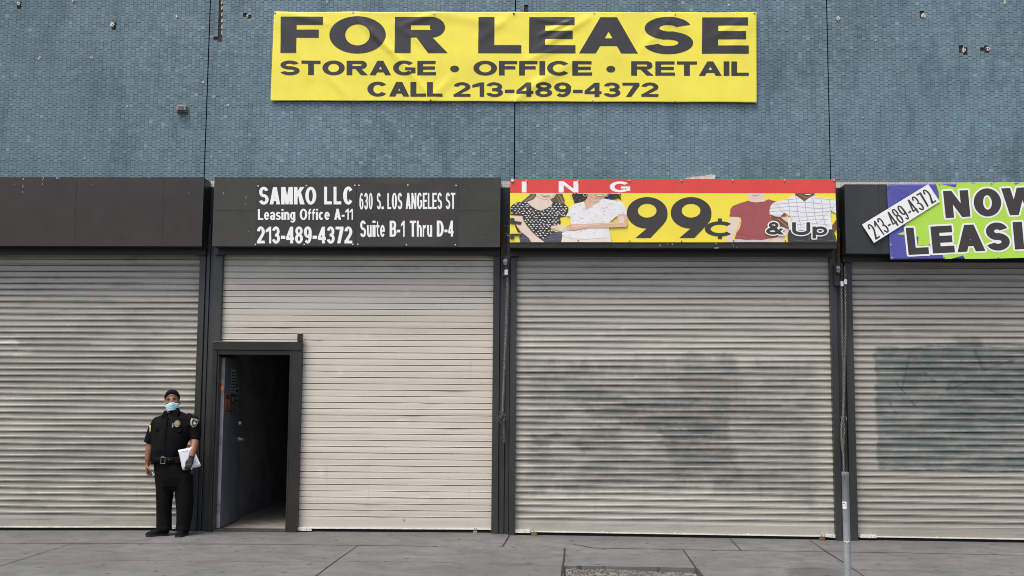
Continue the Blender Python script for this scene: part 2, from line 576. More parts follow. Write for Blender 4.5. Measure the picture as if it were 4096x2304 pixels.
# ------------------------------------------------------------------ ground
def concrete(name, base=(.128, .132, .127)):
    m = bpy.data.materials.new(name)
    m.use_nodes = True
    n = Nodes(m)
    v, x, y, z = n.pos()
    big = n.noise(v, .55, 5, .6)
    mid = n.noise(v, 4.0, 6, .65)
    fine = n.noise(v, 160, 3, .7)
    c = n.mix(n.step(big, .3, .7), tuple(b * .80 for b in base), tuple(b * 1.25 for b in base))
    c = n.mix(n.step(mid, .35, .72, 0, .65), c, tuple(b * .50 for b in base))
    blot = n.noise(n.comb(n.math('ADD', x, 3.0), n.math('MULTIPLY', y, 1.5), 0.0), 1.7, 5, .7, .6)
    c = n.mix(n.step(blot, .50, .66, 0, .55), c, tuple(b * .45 for b in base))
    scr = n.noise(n.comb(n.math('MULTIPLY', x, 1.2), n.math('MULTIPLY', y, 7.0), 1.0), 3.0, 4, .75)
    c = n.mix(n.step(scr, .64, .74, 0, .5), c, (.05, .048, .045))
    c = n.mix(n.step(fine, .3, .75, 0, .40), c, tuple(b * 1.45 for b in base))
    vo = n.nt.nodes.new('ShaderNodeTexVoronoi')          # trodden chewing gum
    vo.voronoi_dimensions = '2D'
    vo.inputs['Scale'].default_value = 1.9
    n.put(n.comb(x, y, 0.0), vo.inputs['Vector'])
    gum = n.step(n.math('ADD', vo.outputs['Distance'], n.math('MULTIPLY', n.noise(v, 30, 2), .05)), .055, .095, 1, 0)
    sel = n.math('GREATER_THAN', n.white(vo.outputs['Position']), .35)
    c = n.mix(n.math('MULTIPLY', n.math('MULTIPLY', gum, sel), .85), c, (.045, .043, .04))
    vo2 = n.nt.nodes.new('ShaderNodeTexVoronoi')
    vo2.voronoi_dimensions = '2D'
    vo2.inputs['Scale'].default_value = 4.3
    n.put(n.comb(n.math('ADD', x, 7.3), y, 0.0), vo2.inputs['Vector'])
    gum2 = n.step(vo2.outputs['Distance'], .05, .10, 1, 0)
    sel2 = n.math('GREATER_THAN', n.white(vo2.outputs['Position']), .55)
    c = n.mix(n.math('MULTIPLY', n.math('MULTIPLY', gum2, sel2), .75), c, (.06, .057, .053))
    # darker strip along the foot of the front
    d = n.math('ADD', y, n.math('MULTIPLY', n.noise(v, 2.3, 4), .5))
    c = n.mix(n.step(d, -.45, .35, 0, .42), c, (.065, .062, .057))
    # spilt dark stain near the post
    sp = P(0, 0)
    q = G(3265, 2290)
    dx, dy = n.math('MULTIPLY', n.math('SUBTRACT', x, q.x), 2.6), n.math('MULTIPLY', n.math('SUBTRACT', y, q.y), 2.4)
    r2 = n.math('ADD', n.math('MULTIPLY', dx, dx), n.math('MULTIPLY', dy, dy))
    r2 = n.math('ADD', r2, n.math('MULTIPLY', n.math('SUBTRACT', n.noise(v, 6, 4), .5), .9))
    c = n.mix(n.step(r2, .25, .75, .55, 0), c, (.05, .048, .045))
    n.put(c, n.b.inputs['Base Color'])
    n.b.inputs['Roughness'].default_value = .85
    n.bump(n.math('ADD', fine, n.math('MULTIPLY', mid, 1.5)), .18, .006)
    return m


M['concrete'] = concrete('sidewalk_concrete')
M['joint'] = mat('dirt_in_joint', (.022, .021, .02), .95, 0, .3, 20)
M['asphalt'] = mat('road_asphalt', (.05, .05, .05), .9, 0, .25, 3, .3, 150)
M['gravel_bed'] = mat('gravel_bed_soil', (.055, .055, .048), .95, 0, .5, 14, .6, 90)
M['stone'] = mat('gravel_stone', (.10, .10, .09), .9, 0, .0, 8, 0, 60, (1, 1, 1), .4, (.36, .34, .30))

well = [G(2252, 2267), G(2786, 2267)]
WX0, WX1, WY1 = well[0].x, well[1].x, (well[0].y + well[1].y) / 2
WY0 = WY1 - 1.15
KERB_Y = -5.2
b = MB()
xs = sorted(set([-40, -20] + [k[0] for k in KN[1:-1]] + [WX0, WX1, -12, 12, 20, 40]))
ys = [KERB_Y, WY0, WY1, -1.2, .06]
for i in range(len(xs) - 1):
    for j in range(len(ys) - 1):
        if xs[i] >= WX0 - 1e-6 and xs[i + 1] <= WX1 + 1e-6 and j == 1:
            continue
        b.face([(xs[i], ys[j], ground_z(xs[i], ys[j])), (xs[i + 1], ys[j], ground_z(xs[i + 1], ys[j])),
                (xs[i + 1], ys[j + 1], ground_z(xs[i + 1], ys[j + 1])), (xs[i], ys[j + 1], ground_z(xs[i], ys[j + 1]))])
zc = ground_z((WX0 + WX1) / 2, (WY0 + WY1) / 2)
for (ax, ay), (bx, by) in (((WX0, WY1), (WX1, WY1)), ((WX1, WY1), (WX1, WY0)), ((WX1, WY0), (WX0, WY0)), ((WX0, WY0), (WX0, WY1))):
    b.face([(ax, ay, ground_z(ax, ay)), (bx, by, ground_z(bx, by)), (bx, by, zc - .12), (ax, ay, zc - .12)])
for i in range(len(xs) - 1):
    b.face([(xs[i], KERB_Y, ground_z(xs[i], KERB_Y) - .15), (xs[i + 1], KERB_Y, ground_z(xs[i + 1], KERB_Y) - .15),
            (xs[i + 1], KERB_Y, ground_z(xs[i + 1], KERB_Y)), (xs[i], KERB_Y, ground_z(xs[i], KERB_Y))])
struct(b.build('sidewalk', M['concrete']))
b = MB()
rx = [-40, -12, 0, 12, 40]
for i in range(4):
    b.face([(rx[i], -200, ground_z(rx[i], KERB_Y) - .15), (rx[i + 1], -200, ground_z(rx[i + 1], KERB_Y) - .15),
            (rx[i + 1], KERB_Y, ground_z(rx[i + 1], KERB_Y) - .15), (rx[i], KERB_Y, ground_z(rx[i], KERB_Y) - .15)])
struct(b.build('road', M['asphalt']))

b = MB()


def joint(pts, w=.012, lift=.003):
    q = [G(*p) for p in pts]
    for a, c in zip(q, q[1:]):
        n = max(1, int((c - a).length / .5))
        d = (c - a)
        s = Vector((-d.y, d.x, 0)).normalized() * (w / 2)
        for k in range(n):
            e, f = a + d * (k / n), a + d * ((k + 1) / n)
            w0 = .75 + .5 * rnd.random()
            l = []
            for p, sg in ((e, -1), (f, -1), (f, 1), (e, 1)):
                x, y = p.x + s.x * sg * w0, p.y + s.y * sg * w0
                l.append((x, y, ground_z(x, y) + lift))
            b.face(l)


fa, fb_, fc = zq(0, 2000, 1.84), zq(1100, 2000, 1.84), zq(2500, 2000, 1.614)
fd = zq(2200, 2150, 3.68)
joint([fa(-300, 322), fa(0, 323), fa(700, 322), fa(1290, 324), fa(1900, 326), fb_(0, 327), fb_(600, 336), fb_(1180, 341), fb_(1675, 344)], .017)
joint([fb_(1730, 252), fb_(1702, 300), fb_(1675, 344)], .02)
joint([fa(540, 320), fa(300, 395), fa(0, 487), fa(-150, 530)], .008)
joint([fb_(612, 336), fb_(450, 448), fb_(303, 559), fb_(150, 665)], .013)
joint([fa(0, 441), fa(900, 446), fa(1700, 452), fa(2576, 455), fb_(800, 455), fb_(1600, 470), fb_(2118, 488)], .006)
joint([fd(340, 100), fd(470, 122), fd(630, 157), fd(1300, 168), fd(1960, 182), fd(2576, 190), fc(740, 327), fc(1280, 334), fc(1900, 344), fc(2576, 358), fc(2900, 364)], .015)
joint([fd(215, 155), fd(212, 290), fd(188, 430), fd(175, 567), fd(165, 700)], .020)
joint([fd(1960, 182), fd(2130, 425), fd(2200, 567), fd(2260, 700)], .016)
joint([fc(678, 250), fc(748, 325)], .012)
joint([fc(1190, 258), fc(1300, 335), fc(1420, 410), fc(1540, 491), fc(1680, 590)], .014)
joint([fc(455, 432), fc(900, 436), fc(1400, 448), fc(2000, 462), fc(2576, 470)], .006)
o = b.build('pavement_joint', M['joint'])
struct(o)

# tree pit filled with gravel
b = MB()
nx, ny = 60, 42
for i in range(nx):
    for j in range(ny):
        q = []
        for a, c in ((i, j), (i + 1, j), (i + 1, j + 1), (i, j + 1)):
            x, y = WX0 + (WX1 - WX0) * a / nx, WY0 + (WY1 - WY0) * c / ny
            q.append((x, y, ground_z(x, y) - .045 + .03 * noise.noise(Vector((x * 2.2, y * 2.2, 0))) + .012 * noise.noise(Vector((x * 19, y * 19, 3)))))
        b.face(q, 0)
for k in range(2600):
    x, y = rnd.uniform(WX0 + .02, WX1 - .02), rnd.uniform(WY1 - .75, WY1 - .01)
    r = rnd.uniform(.004, .013) * (1.4 if rnd.random() < .1 else 1)
    z = ground_z(x, y) - .045 + .03 * noise.noise(Vector((x * 2.2, y * 2.2, 0))) + r * .4
    b.ball((x, y, z), r, r * rnd.uniform(.7, 1.2), r * .7, 5, 1)
o = b.build('gravel', [M['gravel_bed'], M['stone']])
tag(o, 'dark gravel filling the square tree pit in the pavement', 'gravel', kind='stuff')

# ------------------------------------------------------------------ blue tiled upper wall
M['tile'] = bpy.data.materials.new('blue_mosaic_tile')
M['tile'].use_nodes = True
n = Nodes(M['tile'])
v, x, y, z = n.pos()
at = n.nt.nodes.new('ShaderNodeAttribute')
at.attribute_name = 'tint'
big = n.noise(v, .55, 4, .6)
mid = n.noise(n.comb(n.math('MULTIPLY', x, 1.6), 0.0, n.math('MULTIPLY', z, .45)), 2.2, 5, .6)
c = n.mix(at.outputs['Fac'], (.114, .168, .194), (.182, .262, .298))
c = n.mix(n.step(big, .40, .62, 0, .50), c, (.145, .235, .275))
c = n.mix(n.step(mid, .46, .70, 0, .55), c, (.058, .105, .130))
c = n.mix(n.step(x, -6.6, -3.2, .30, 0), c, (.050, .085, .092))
pale = n.math('GREATER_THAN', at.outputs['Fac'], 1.5)
c = n.mix(n.math('MULTIPLY', pale, .35), c, (.27, .38, .44))
n.put(c, n.b.inputs['Base Color'])
n.b.inputs['Roughness'].default_value = .33
n.bump(n.noise(v, 90, 2), .08, .004)

JX = [P(829, 354).x, P(2060, 354).x, P(3315, 354).x]
WALL_Z0 = P(2050, 724).z
WALL_Z1 = 7.2
TX, TZ, GAP = .0500, .0455, .0034
wall = empty('tiled_wall', (0, 0, WALL_Z0), 'blue mosaic tiled upper wall of four panels behind the yellow banner', 'wall')
edges = [-11.8] + JX + [11.4]
# spots where tiles have fallen off: (pixel x, pixel y, half width, half height in metres)
bare = [(75, 14, .05, .07), (450, 100, .05, .075), (558 * 1.59, 40, .05, .32), (558 * 1.59, 125, .045, .12), (545 * 1.59, 157, .05, .028),
        (988, 64, .04, .035), (1320 * 1.59, 33, .03, .08), (3693, 63, .045, .08), (3854, 200, .045, .08), (3954, 200, .05, .08), (3938, 199, .04, .03), (3942, 198, .04, .045)]
bare = [(P(u, v_).x, P(u, v_).z, .027, max(.024, c_ * (.62 if c_ < .1 else .95))) for u, v_, a, c_ in bare]
for k in range(4):
    x0, x1 = edges[k] + .006, edges[k + 1] - .006
    b = MB()
    b.box(x0, x1, .014, .10, WALL_Z0, WALL_Z1, 1)
    tint = [0.5] * 6
    nx = int((x1 - x0) / TX)
    px = (x1 - x0) / nx
    for i in range(nx):
        zoff = (i % 2) * TZ / 2 + rnd.uniform(-.002, .002)
        nz = int((WALL_Z1 - WALL_Z0) / TZ) + 1
        for j in range(nz):
            za, zb = WALL_Z0 + j * TZ - zoff, WALL_Z0 + (j + 1) * TZ - zoff - GAP
            if za > 6.75 and j % 1 == 0 and za > 6.9:
                continue
            za = max(za, WALL_Z0)
            if zb - za < .004:
                continue
            xa, xb = x0 + i * px, x0 + (i + 1) * px - GAP * .55
            cx, cz = (xa + xb) / 2, (za + zb) / 2
            if any(abs(cx - q[0]) < q[2] and abs(cz - q[1]) < q[3] for q in bare):
                continue
            tx, tz = rnd.gauss(0, .016), rnd.gauss(0, .020)
            yf = 0.004 + rnd.uniform(-.0012, .0012)
            f = [(xa, za), (xb, za), (xb, zb), (xa, zb)]
            ii = len(b.v)
            b.v += [(p[0], yf + (p[0] - cx) * tx + (p[1] - cz) * tz, p[1]) for p in f] + [(p[0], .015, p[1]) for p in f]
            for q in ((0, 1, 2, 3), (1, 0, 4, 5), (2, 1, 5, 6), (3, 2, 6, 7), (0, 3, 7, 4)):
                b.f.append(tuple(ii + r_ for r_ in q))
                b.m.append(0)
            tv = min(1, max(0, rnd.gauss(.42 + .5 * noise.noise(Vector((cx * .9, 0, cz * .9))), .26)))
            if rnd.random() < .006:
                tv = 2.0
            tint += [tv] * 5
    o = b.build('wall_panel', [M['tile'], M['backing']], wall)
    a = o.data.attributes.new('tint', 'FLOAT', 'FACE')
    a.data.foreach_set('value', tint)
b = MB()
b.box(-11.8, 11.4, .102, .3, WALL_Z0, WALL_Z1)
b.box(-11.8, 11.4, -.03, .3, WALL_Z1 + .002, WALL_Z1 + .12)
b.build('parapet', M['backing'], wall)
# old fixing holes with broken plaster
for (u, v_, r, stud) in [(75, 14, .028, 1), (450, 98, .032, 1), (158, 231, .022, 0), (367, 231, .022, 0), (707, 66, .016, 0), (812, 329, .016, 0), (293, 2, .022, 0),
                         (990, 64, .018, 0), (3352, 74, .030, 0), (3693, 64, .034, 1), (3855, 200, .032, 1), (3952, 194, .028, 0), (3502, 161, .014, 0), (4019, 8, .024, 0),
                         (733, 173, .008, 0), (804, 230, .007, 0), (509, 424, .012, 0), (913, 421, .014, 0), (988, 120, .008, 0), (1308, 8, .02, 0),
                         (3278, 190, .010, 0), (3454, 470, .008, 0), (3511, 76, .006, 0), (1825, 438, .010, 0), (1996, 612, .010, 0), (2142, 614, .010, 0), (2504, 612, .012, 0),
                         (2674, 697, .012, 0), (2676, 46, .010, 0), (845, 628, .009, 0), (991, 628, .008, 0), (763, 419, .007, 0), (340, 633, .009, 0), (1768, 614, .009, 0),
                         (46, 418, .007, 0), (2916, 20, .014, 0), (1032, 528, .007, 0), (3206, 75, .009, 0)]:
    p = P(u, v_, 0)
    b = MB()
    m_ = 11
    r *= .8
    ring = [(p.x + r * math.cos(2 * math.pi * k / m_) * rnd.uniform(.4, 1.2), p.z + r * math.sin(2 * math.pi * k / m_) * rnd.uniform(.5, 1.6)) for k in range(m_)]
    b.prism(ring, -.004 if r < .02 else -.007, .0145, 0)
    if r > .013:
        b.prism([(p.x + r * .1 + r * .26 * math.cos(2 * math.pi * k / 8), p.z - r * .1 + r * .30 * math.sin(2 * math.pi * k / 8)) for k in range(8)], -.0085, .0, 1)
    b.build('fixing_hole', [M['plaster'], M['black_gap']], wall)
# dark smears of glue on the long bare strip
b = MB()
for v_ in (8, 30, 55, 80, 105, 128):
    p = P(558 * 1.59, v_, 0)
    b.prism([(p.x - .008, p.z - .03), (p.x + .006, p.z - .02), (p.x + .007, p.z + .02), (p.x - .004, p.z + .025)], .006, .0145)
b.build('glue_streak', M['plaster'], wall)

# white mosaic strip under the blue tiles
M['white_tile'] = bpy.data.materials.new('small_white_mosaic')
M['white_tile'].use_nodes = True
n = Nodes(M['white_tile'])
v, x, y, z = n.pos()
bt = n.nt.nodes.new('ShaderNodeTexBrick')
bt.offset = 0.0
bt.inputs['Scale'].default_value = 1.0
for k_, v_ in (('Brick Width', .027), ('Row Height', .027), ('Mortar Size', .0018)):
    bt.inputs[k_].default_value = v_
bt.inputs['Color1'].default_value, bt.inputs['Color2'].default_value, bt.inputs['Mortar'].default_value = (.62, .57, .50, 1), (.52, .48, .42, 1), (.25, .2, .17, 1)
n.put(n.comb(x, z, 0.0), bt.inputs['Vector'])
n.put(n.mix(n.step(n.noise(v, 5, 5), .5, .75, 0, .5), bt.outputs['Color'], (.33, .24, .18)), n.b.inputs['Base Color'])
HEAD_TOP = P(3700, 752, 0).z
b = MB()
b.box(-11.8, 11.4, .0, .3, HEAD_TOP - .3, WALL_Z0 - .004)
o = b.build('mosaic_strip', M['white_tile'])
tag(o, 'narrow strip of small white mosaic tiles under the blue wall', 'tile strip')
# broken edge of plaster behind the red sign
pA = P(2745, 712, -.02)
b = MB()
prof = [(-.06, 0), (.0, .025), (.07, .04), (.22, .055), (.30, .075), (.345, .06), (.34, .0)]
b.prism([(pA.x + a, pA.z - .03 + c_) for a, c_ in prof][::-1], -.03, .0)
o = b.build('plaster_fragment', M['plaster'])
tag(o, 'broken lump of pale plaster poking up behind the red sign', 'plaster')

# small grey vent box on the wall
c0 = P(728, 434, -.04)
vent = empty('wall_vent', (c0.x, 0, c0.z), 'small grey louvred box fixed to the blue tiled wall left of the banner', 'vent box')
m_ = mat('grey_box_paint', (.24, .235, .22), .6, 0, .2, 20)
b = MB()
b.box(c0.x - .057, c0.x + .057, -.075, .002, c0.z - .028, c0.z + .032)
b.build('housing', m_, vent, bevel=.004)
b = MB()
for k in range(5):
    b.box(c0.x - .034 + k * .0145, c0.x - .025 + k * .0145, -.079, -.0755, c0.z - .018, c0.z + .02)
b.build('louvre', mat('dark_louvre', (.10, .10, .095), .6), vent)
b = MB()
b.box(c0.x - .065, c0.x + .065, -.05, .002, c0.z - .045, c0.z - .029)
b.build('base_plate', mat('dull_box_paint', (.16, .155, .145), .7), vent)

# ------------------------------------------------------------------ roller shutters
PITCH_S = .0737
PROF_B = [(0, .042), (.3, .0), (1.2, -.0075), (4.6, -.0065), (6.0, -.0008), (9, .0006), (24, .0006), (38, -.0004), (49, -.0026), (53, -.0056), (55.2, -.0056), (55.8, .0040), (58.2, .0040), (58.7, -.0056), (62.5, -.0050), (63.8, -.0072), (67.4, -.0070), (67.6, .042)]
PROF_A = [(0, .042), (.4, -.003), (3, -.0052), (20, -.0062), (45, -.0062), (61.5, -.0056), (63.0, -.0085), (66.9, -.0085), (67.1, .042)]
SH_Y = .02


def shutter_mat(name, base, patches=(), dirt=.5, dirt_z=None, dirt_col=(.14, .14, .125), scrawl=()):
    """painted steel curtain with stains, overpainted patches and painted-in glints and shade: patches = (x0, x1, z0, z1, soft, strength, colour)"""
    m = bpy.data.materials.new(name)
    m.use_nodes = True
    n = Nodes(m)
    v, x, y, z = n.pos()
    row = n.math('FLOOR', n.math('DIVIDE', z, PITCH_S))
    rr = n.white(n.comb(0.0, 0.0, row))
    c = n.mix(rr, tuple(k * .93 for k in base), tuple(k * 1.07 for k in base))
    smear = n.noise(n.comb(n.math('MULTIPLY', x, 1.3), n.math('MULTIPLY', row, .37), n.math('MULTIPLY', z, 2.2)), 1.6, 5, .62)
    c = n.mix(n.step(smear, .45, .78, 0, dirt), c, dirt_col)
    pale = n.noise(n.comb(n.math('MULTIPLY', x, 1.7), n.math('MULTIPLY', row, 1.9), 4.0), 1.5, 3, .5)
    c = n.mix(n.step(pale, .62, .80, 0, .45), c, tuple(min(.85, k * 1.35) for k in base))
    if dirt_z:
        c = n.mix(n.step(n.math('ADD', z, n.math('MULTIPLY', n.noise(n.comb(x, 0.0, row), .8, 4), .9)), dirt_z[0], dirt_z[1], dirt_z[2], 0), c, dirt_col)
    wob = n.math('MULTIPLY', n.math('SUBTRACT', n.noise(n.comb(n.math('MULTIPLY', x, .6), row, 0.0), 1.7, 3), .5), .55)
    wob2 = n.math('MULTIPLY', n.math('SUBTRACT', n.noise(n.comb(n.math('MULTIPLY', x, 2.1), 3.0, n.math('MULTIPLY', z, .8)), 1.3, 3), .5), .5)
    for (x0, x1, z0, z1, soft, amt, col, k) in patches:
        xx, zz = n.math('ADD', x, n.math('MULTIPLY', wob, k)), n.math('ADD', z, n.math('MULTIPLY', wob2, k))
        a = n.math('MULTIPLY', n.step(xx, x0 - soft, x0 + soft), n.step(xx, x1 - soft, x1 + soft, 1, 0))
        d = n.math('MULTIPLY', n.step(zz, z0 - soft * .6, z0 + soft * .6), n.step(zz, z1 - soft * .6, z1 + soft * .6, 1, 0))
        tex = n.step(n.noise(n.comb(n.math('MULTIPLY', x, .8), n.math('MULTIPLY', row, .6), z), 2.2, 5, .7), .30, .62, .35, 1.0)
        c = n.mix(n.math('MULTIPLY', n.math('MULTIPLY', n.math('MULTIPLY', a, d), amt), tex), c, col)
    for (ua, va, ub, vb, wd) in scrawl:                     # marker strokes that were not painted out
        pa, pb_ = P(ua, va), P(ub, vb)
        ex, ez = pb_.x - pa.x, pb_.z - pa.z
        L2 = ex * ex + ez * ez
        px_, pz_ = n.math('SUBTRACT', x, pa.x), n.math('SUBTRACT', z, pa.z)
        t_ = n.math('DIVIDE', n.math('ADD', n.math('MULTIPLY', px_, ex), n.math('MULTIPLY', pz_, ez)), L2, clamp=True)
        qx, qz = n.math('SUBTRACT', px_, n.math('MULTIPLY', t_, ex)), n.math('SUBTRACT', pz_, n.math('MULTIPLY', t_, ez))
        d_ = n.math('SQRT', n.math('ADD', n.math('MULTIPLY', qx, qx), n.math('MULTIPLY', qz, qz)))
        c = n.mix(n.math('MULTIPLY', n.step(n.math('ADD', d_, n.math('MULTIPLY', n.noise(v, 7, 3), .012)), wd * .5 + .006, wd * 1.5 + .006, 1, 0), n.step(n.noise(v, 9, 4, .7), .35, .6, .08, .5)), c, (.04, .045, .045))
    drip = n.noise(n.comb(n.math('MULTIPLY', x, 9.0), 2.0, n.math('MULTIPLY', z, .55)), 1.6, 5, .7)
    c = n.mix(n.step(drip, .60, .80, 0, .38), c, dirt_col)
    scuff = n.noise(n.comb(n.math('MULTIPLY', x, 2.4), row, n.math('MULTIPLY', z, 9.0)), 2.4, 5, .75)
    c = n.mix(n.step(scuff, .64, .74, 0, .55), c, (.10, .098, .09))
    c = n.mix(n.step(n.noise(n.comb(n.math('MULTIPLY', x, 1.1), 9.0, n.math('MULTIPLY', z, 6.0)), 3.1, 4, .7), .68, .76, 0, .5), c, (.62, .60, .55))
    foot = n.math('ADD', z, n.math('MULTIPLY', n.noise(n.comb(x, 0.0, row), 1.4, 4), .5))
    c = n.mix(n.step(foot, .25, .85, .28, 0), c, dirt_col)
    rust = n.math('MULTIPLY', n.step(n.noise(n.comb(n.math('MULTIPLY', x, 3.0), 5.0, z), 2.0, 6, .75), .66, .74), n.step(foot, .2, 1.1, 1, 0))
    c = n.mix(n.math('MULTIPLY', rust, .5), c, (.17, .085, .045))
    grit = n.noise(v, 70, 4, .7)
    c = n.mix(n.step(grit, .55, .85, 0, .30), c, (.10, .095, .085))
    n.put(c, n.b.inputs['Base Color'])
    n.b.inputs['Roughness'].default_value = .40
    n.b.inputs['Specular IOR Level'].default_value = .5
    n.bump(n.noise(n.comb(n.math('MULTIPLY', x, .7), 0.0, n.math('MULTIPLY', z, 1.5)), 5, 3), .10, .02)
    return m


def curtain(name, parent, x0, x1, z_bot, z_top, prof, m, x_from=None):
    """x_from(z) gives the left edge for each slat (for the doorway cut-out)"""
    b = MB()
    dents = [(rnd.uniform(max(x0, -6.5), min(x1, 6.2)), rnd.uniform(.2, 3.6), rnd.uniform(.05, .22), rnd.uniform(.03, .09), rnd.choice((-1, 1)) * rnd.uniform(.004, .011)) for _ in range(16)]
    k, z = 0, z_top
    while z > z_bot + .01:
        xa = x_from(z - PITCH_S) if x_from else x0
        rows = [(z - a / 1000 * PITCH_S / .0737, SH_Y + yy) for a, yy in prof if z - a / 1000 > z_bot]
        nx = 64
        dz = [rnd.gauss(0, .0005) for _ in range(2)]
        i0 = len(b.v)
        ph = rnd.uniform(0, 9)
        for i in range(nx + 1):
            xx = xa + (x1 - xa) * i / nx
            sag = .0007 * noise.noise(Vector((xx * 1.7, ph, 0))) + dz[0] * (1 - i / nx) + dz[1] * i / nx
            yw = .0022 * noise.noise(Vector((xx * 1.1, ph * .2 + z * .8, 5)))
            for dx_, dz_, sx_, sz_, am_ in dents:
                if abs(z - dz_) < .3 and abs(xx - dx_) < .7:
                    yw += am_ * math.exp(-((xx - dx_) / sx_) ** 2 - ((z - .03 - dz_) / sz_) ** 2)
            b.v += [(xx, yy + yw, zz + sag) for zz, yy in rows]
        L = len(rows)
        for i in range(nx):
            for j in range(L - 1):
                b.f.append((i0 + i * L + j, i0 + i * L + j + 1, i0 + (i + 1) * L + j + 1, i0 + (i + 1) * L + j))
                b.m.append(0)
        z -= PITCH_S
        k += 1
    return b.build(name, m, parent)


# world extents measured from the photograph
S1 = (-11.6, (P(808, 1023).x + P(763, 2119).x) / 2)
S2 = ((P(900, 1010).x + P(881, 1375).x) / 2, (P(1979, 1040).x + P(1961, 2125).x) / 2)
S3 = ((P(2070, 1040).x + P(2057, 2135).x) / 2, (P(3308, 1100).x + P(3347, 2155).x) / 2)
S4 = ((P(3394, 1100).x + P(3437, 2155).x) / 2, 11.2)
Z_TOP = P(2000, 985).z
DOOR_R = (P(1217, 1375).x + P(1189, 2115).x) / 2          # right outer edge of the door frame
DOOR_T = P(1000, 1374).z


def px_patch(u0, u1, v0, v1, soft, amt, col, k=1.0):
    a, c_ = P(u0, v1), P(u1, v0)
    return (a.x, c_.x, a.z, c_.z, soft, amt, col, k)


GLINT_CHIP = (.66, .63, .54)  # glints painted on at the dents, also paint loss at one edge
grey, dgrey, green = (.155, .158, .145), (.088, .090, .082), (.136, .160, .147)
f6 = lambda a, c_, d, e: (2000 + a / 1.317, 2000 + c_ / 1.317, 1000 + d / 1.317, 1000 + e / 1.317)
m1 = shutter_mat('shutter_paint_soiled', (.392, .374, .318), [px_patch(-200, 640, 1330, 1560, .25, .45, (.16, .165, .145)), px_patch(100, 700, 1600, 1900, .3, .35, (.17, .17, .15)), px_patch(-300, 500, 1760, 1960, .2, .35, (.15, .15, .135)), px_patch(-60, 70, 1355, 1372, .05, .9, GLINT_CHIP, .3), px_patch(-40, 125, 1396, 1412, .06, .9, GLINT_CHIP, .3), px_patch(370, 540, 1379, 1388, .08, .6, GLINT_CHIP, .3), px_patch(780, 808, 1535, 1660, .015, 1.0, GLINT_CHIP, .12)], .5)
m2 = shutter_mat('shutter_paint_clean', (.600, .552, .468), [px_patch(850, 1900, 990, 1065, .06, .35, (.30, .30, .28))], .18, None, (.30, .28, .25))  # top slats painted darker for the shade under the box
m3 = shutter_mat('shutter_paint_patched', (.475, .452, .385), [
    px_patch(*f6(120, 1680, 600, 1270), .16, .62, grey, 1.2), px_patch(*f6(230, 480, 590, 650), .05, .4, grey, .9), px_patch(*f6(940, 1260, 560, 745), .06, .42, grey, 1.0), px_patch(*f6(190, 1250, 735, 800), .06, .45, grey, 1.0), px_patch(*f6(430, 1220, 790, 900), .06, .55, dgrey, 1.0),
    px_patch(*f6(150, 470, 960, 1030), .05, .5, dgrey, 1.0), px_patch(*f6(420, 660, 930, 1040), .05, .45, dgrey, 1.0), px_patch(*f6(850, 1210, 900, 1010), .04, .70, dgrey, .9), px_patch(*f6(160, 270, 1040, 1180), .05, .5, grey, 1.0), px_patch(*f6(880, 1230, 1010, 1130), .05, .55, dgrey, 1.0),
    px_patch(*f6(430, 900, 1090, 1240), .07, .42, grey, 1.0), px_patch(*f6(900, 1290, 1130, 1230), .06, .5, dgrey, 1.0), px_patch(*f6(1240, 1660, 800, 970), .07, .35, grey, 1.0), px_patch(*f6(1200, 1640, 1180, 1340), .08, .32, grey, .6), px_patch(*f6(90, 460, 1190, 1290), .07, .4, grey, 1.0), px_patch(2728, 2752, 1219, 1227, .01, 1.0, GLINT_CHIP, .05), px_patch(3130, 3185, 1618, 1627, .02, 1.0, GLINT_CHIP, .05), px_patch(2540, 2550, 1502, 1506, .006, 1.0, GLINT_CHIP, .02)], .30)
m4 = shutter_mat('shutter_paint_overpainted', (.390, .366, .318), [
    px_patch(3512, 4700, 1388, 1882, .022, .95, green, .32), px_patch(3830, 3930, 1350, 1392, .05, .5, dgrey, .5), px_patch(3620, 4200, 1420, 1560, .12, .50, (.09, .11, .10)), px_patch(3800, 4300, 1540, 1680, .14, .45, (.09, .105, .10))], .35, scrawl=[(3640, 1425, 3610, 1560, .012), (3610, 1560, 3660, 1620, .012), (3700, 1490, 3740, 1525, .016), (3560, 1610, 3588, 1655, .014), (3588, 1530, 3606, 1556, .014), (3850, 1440, 3790, 1560, .010), (3790, 1560, 3900, 1520, .010), (3900, 1400, 3940, 1480, .02), (3940, 1480, 4060, 1440, .014), (3960, 1560, 4080, 1600, .010), (3820, 1640, 3980, 1690, .008)])

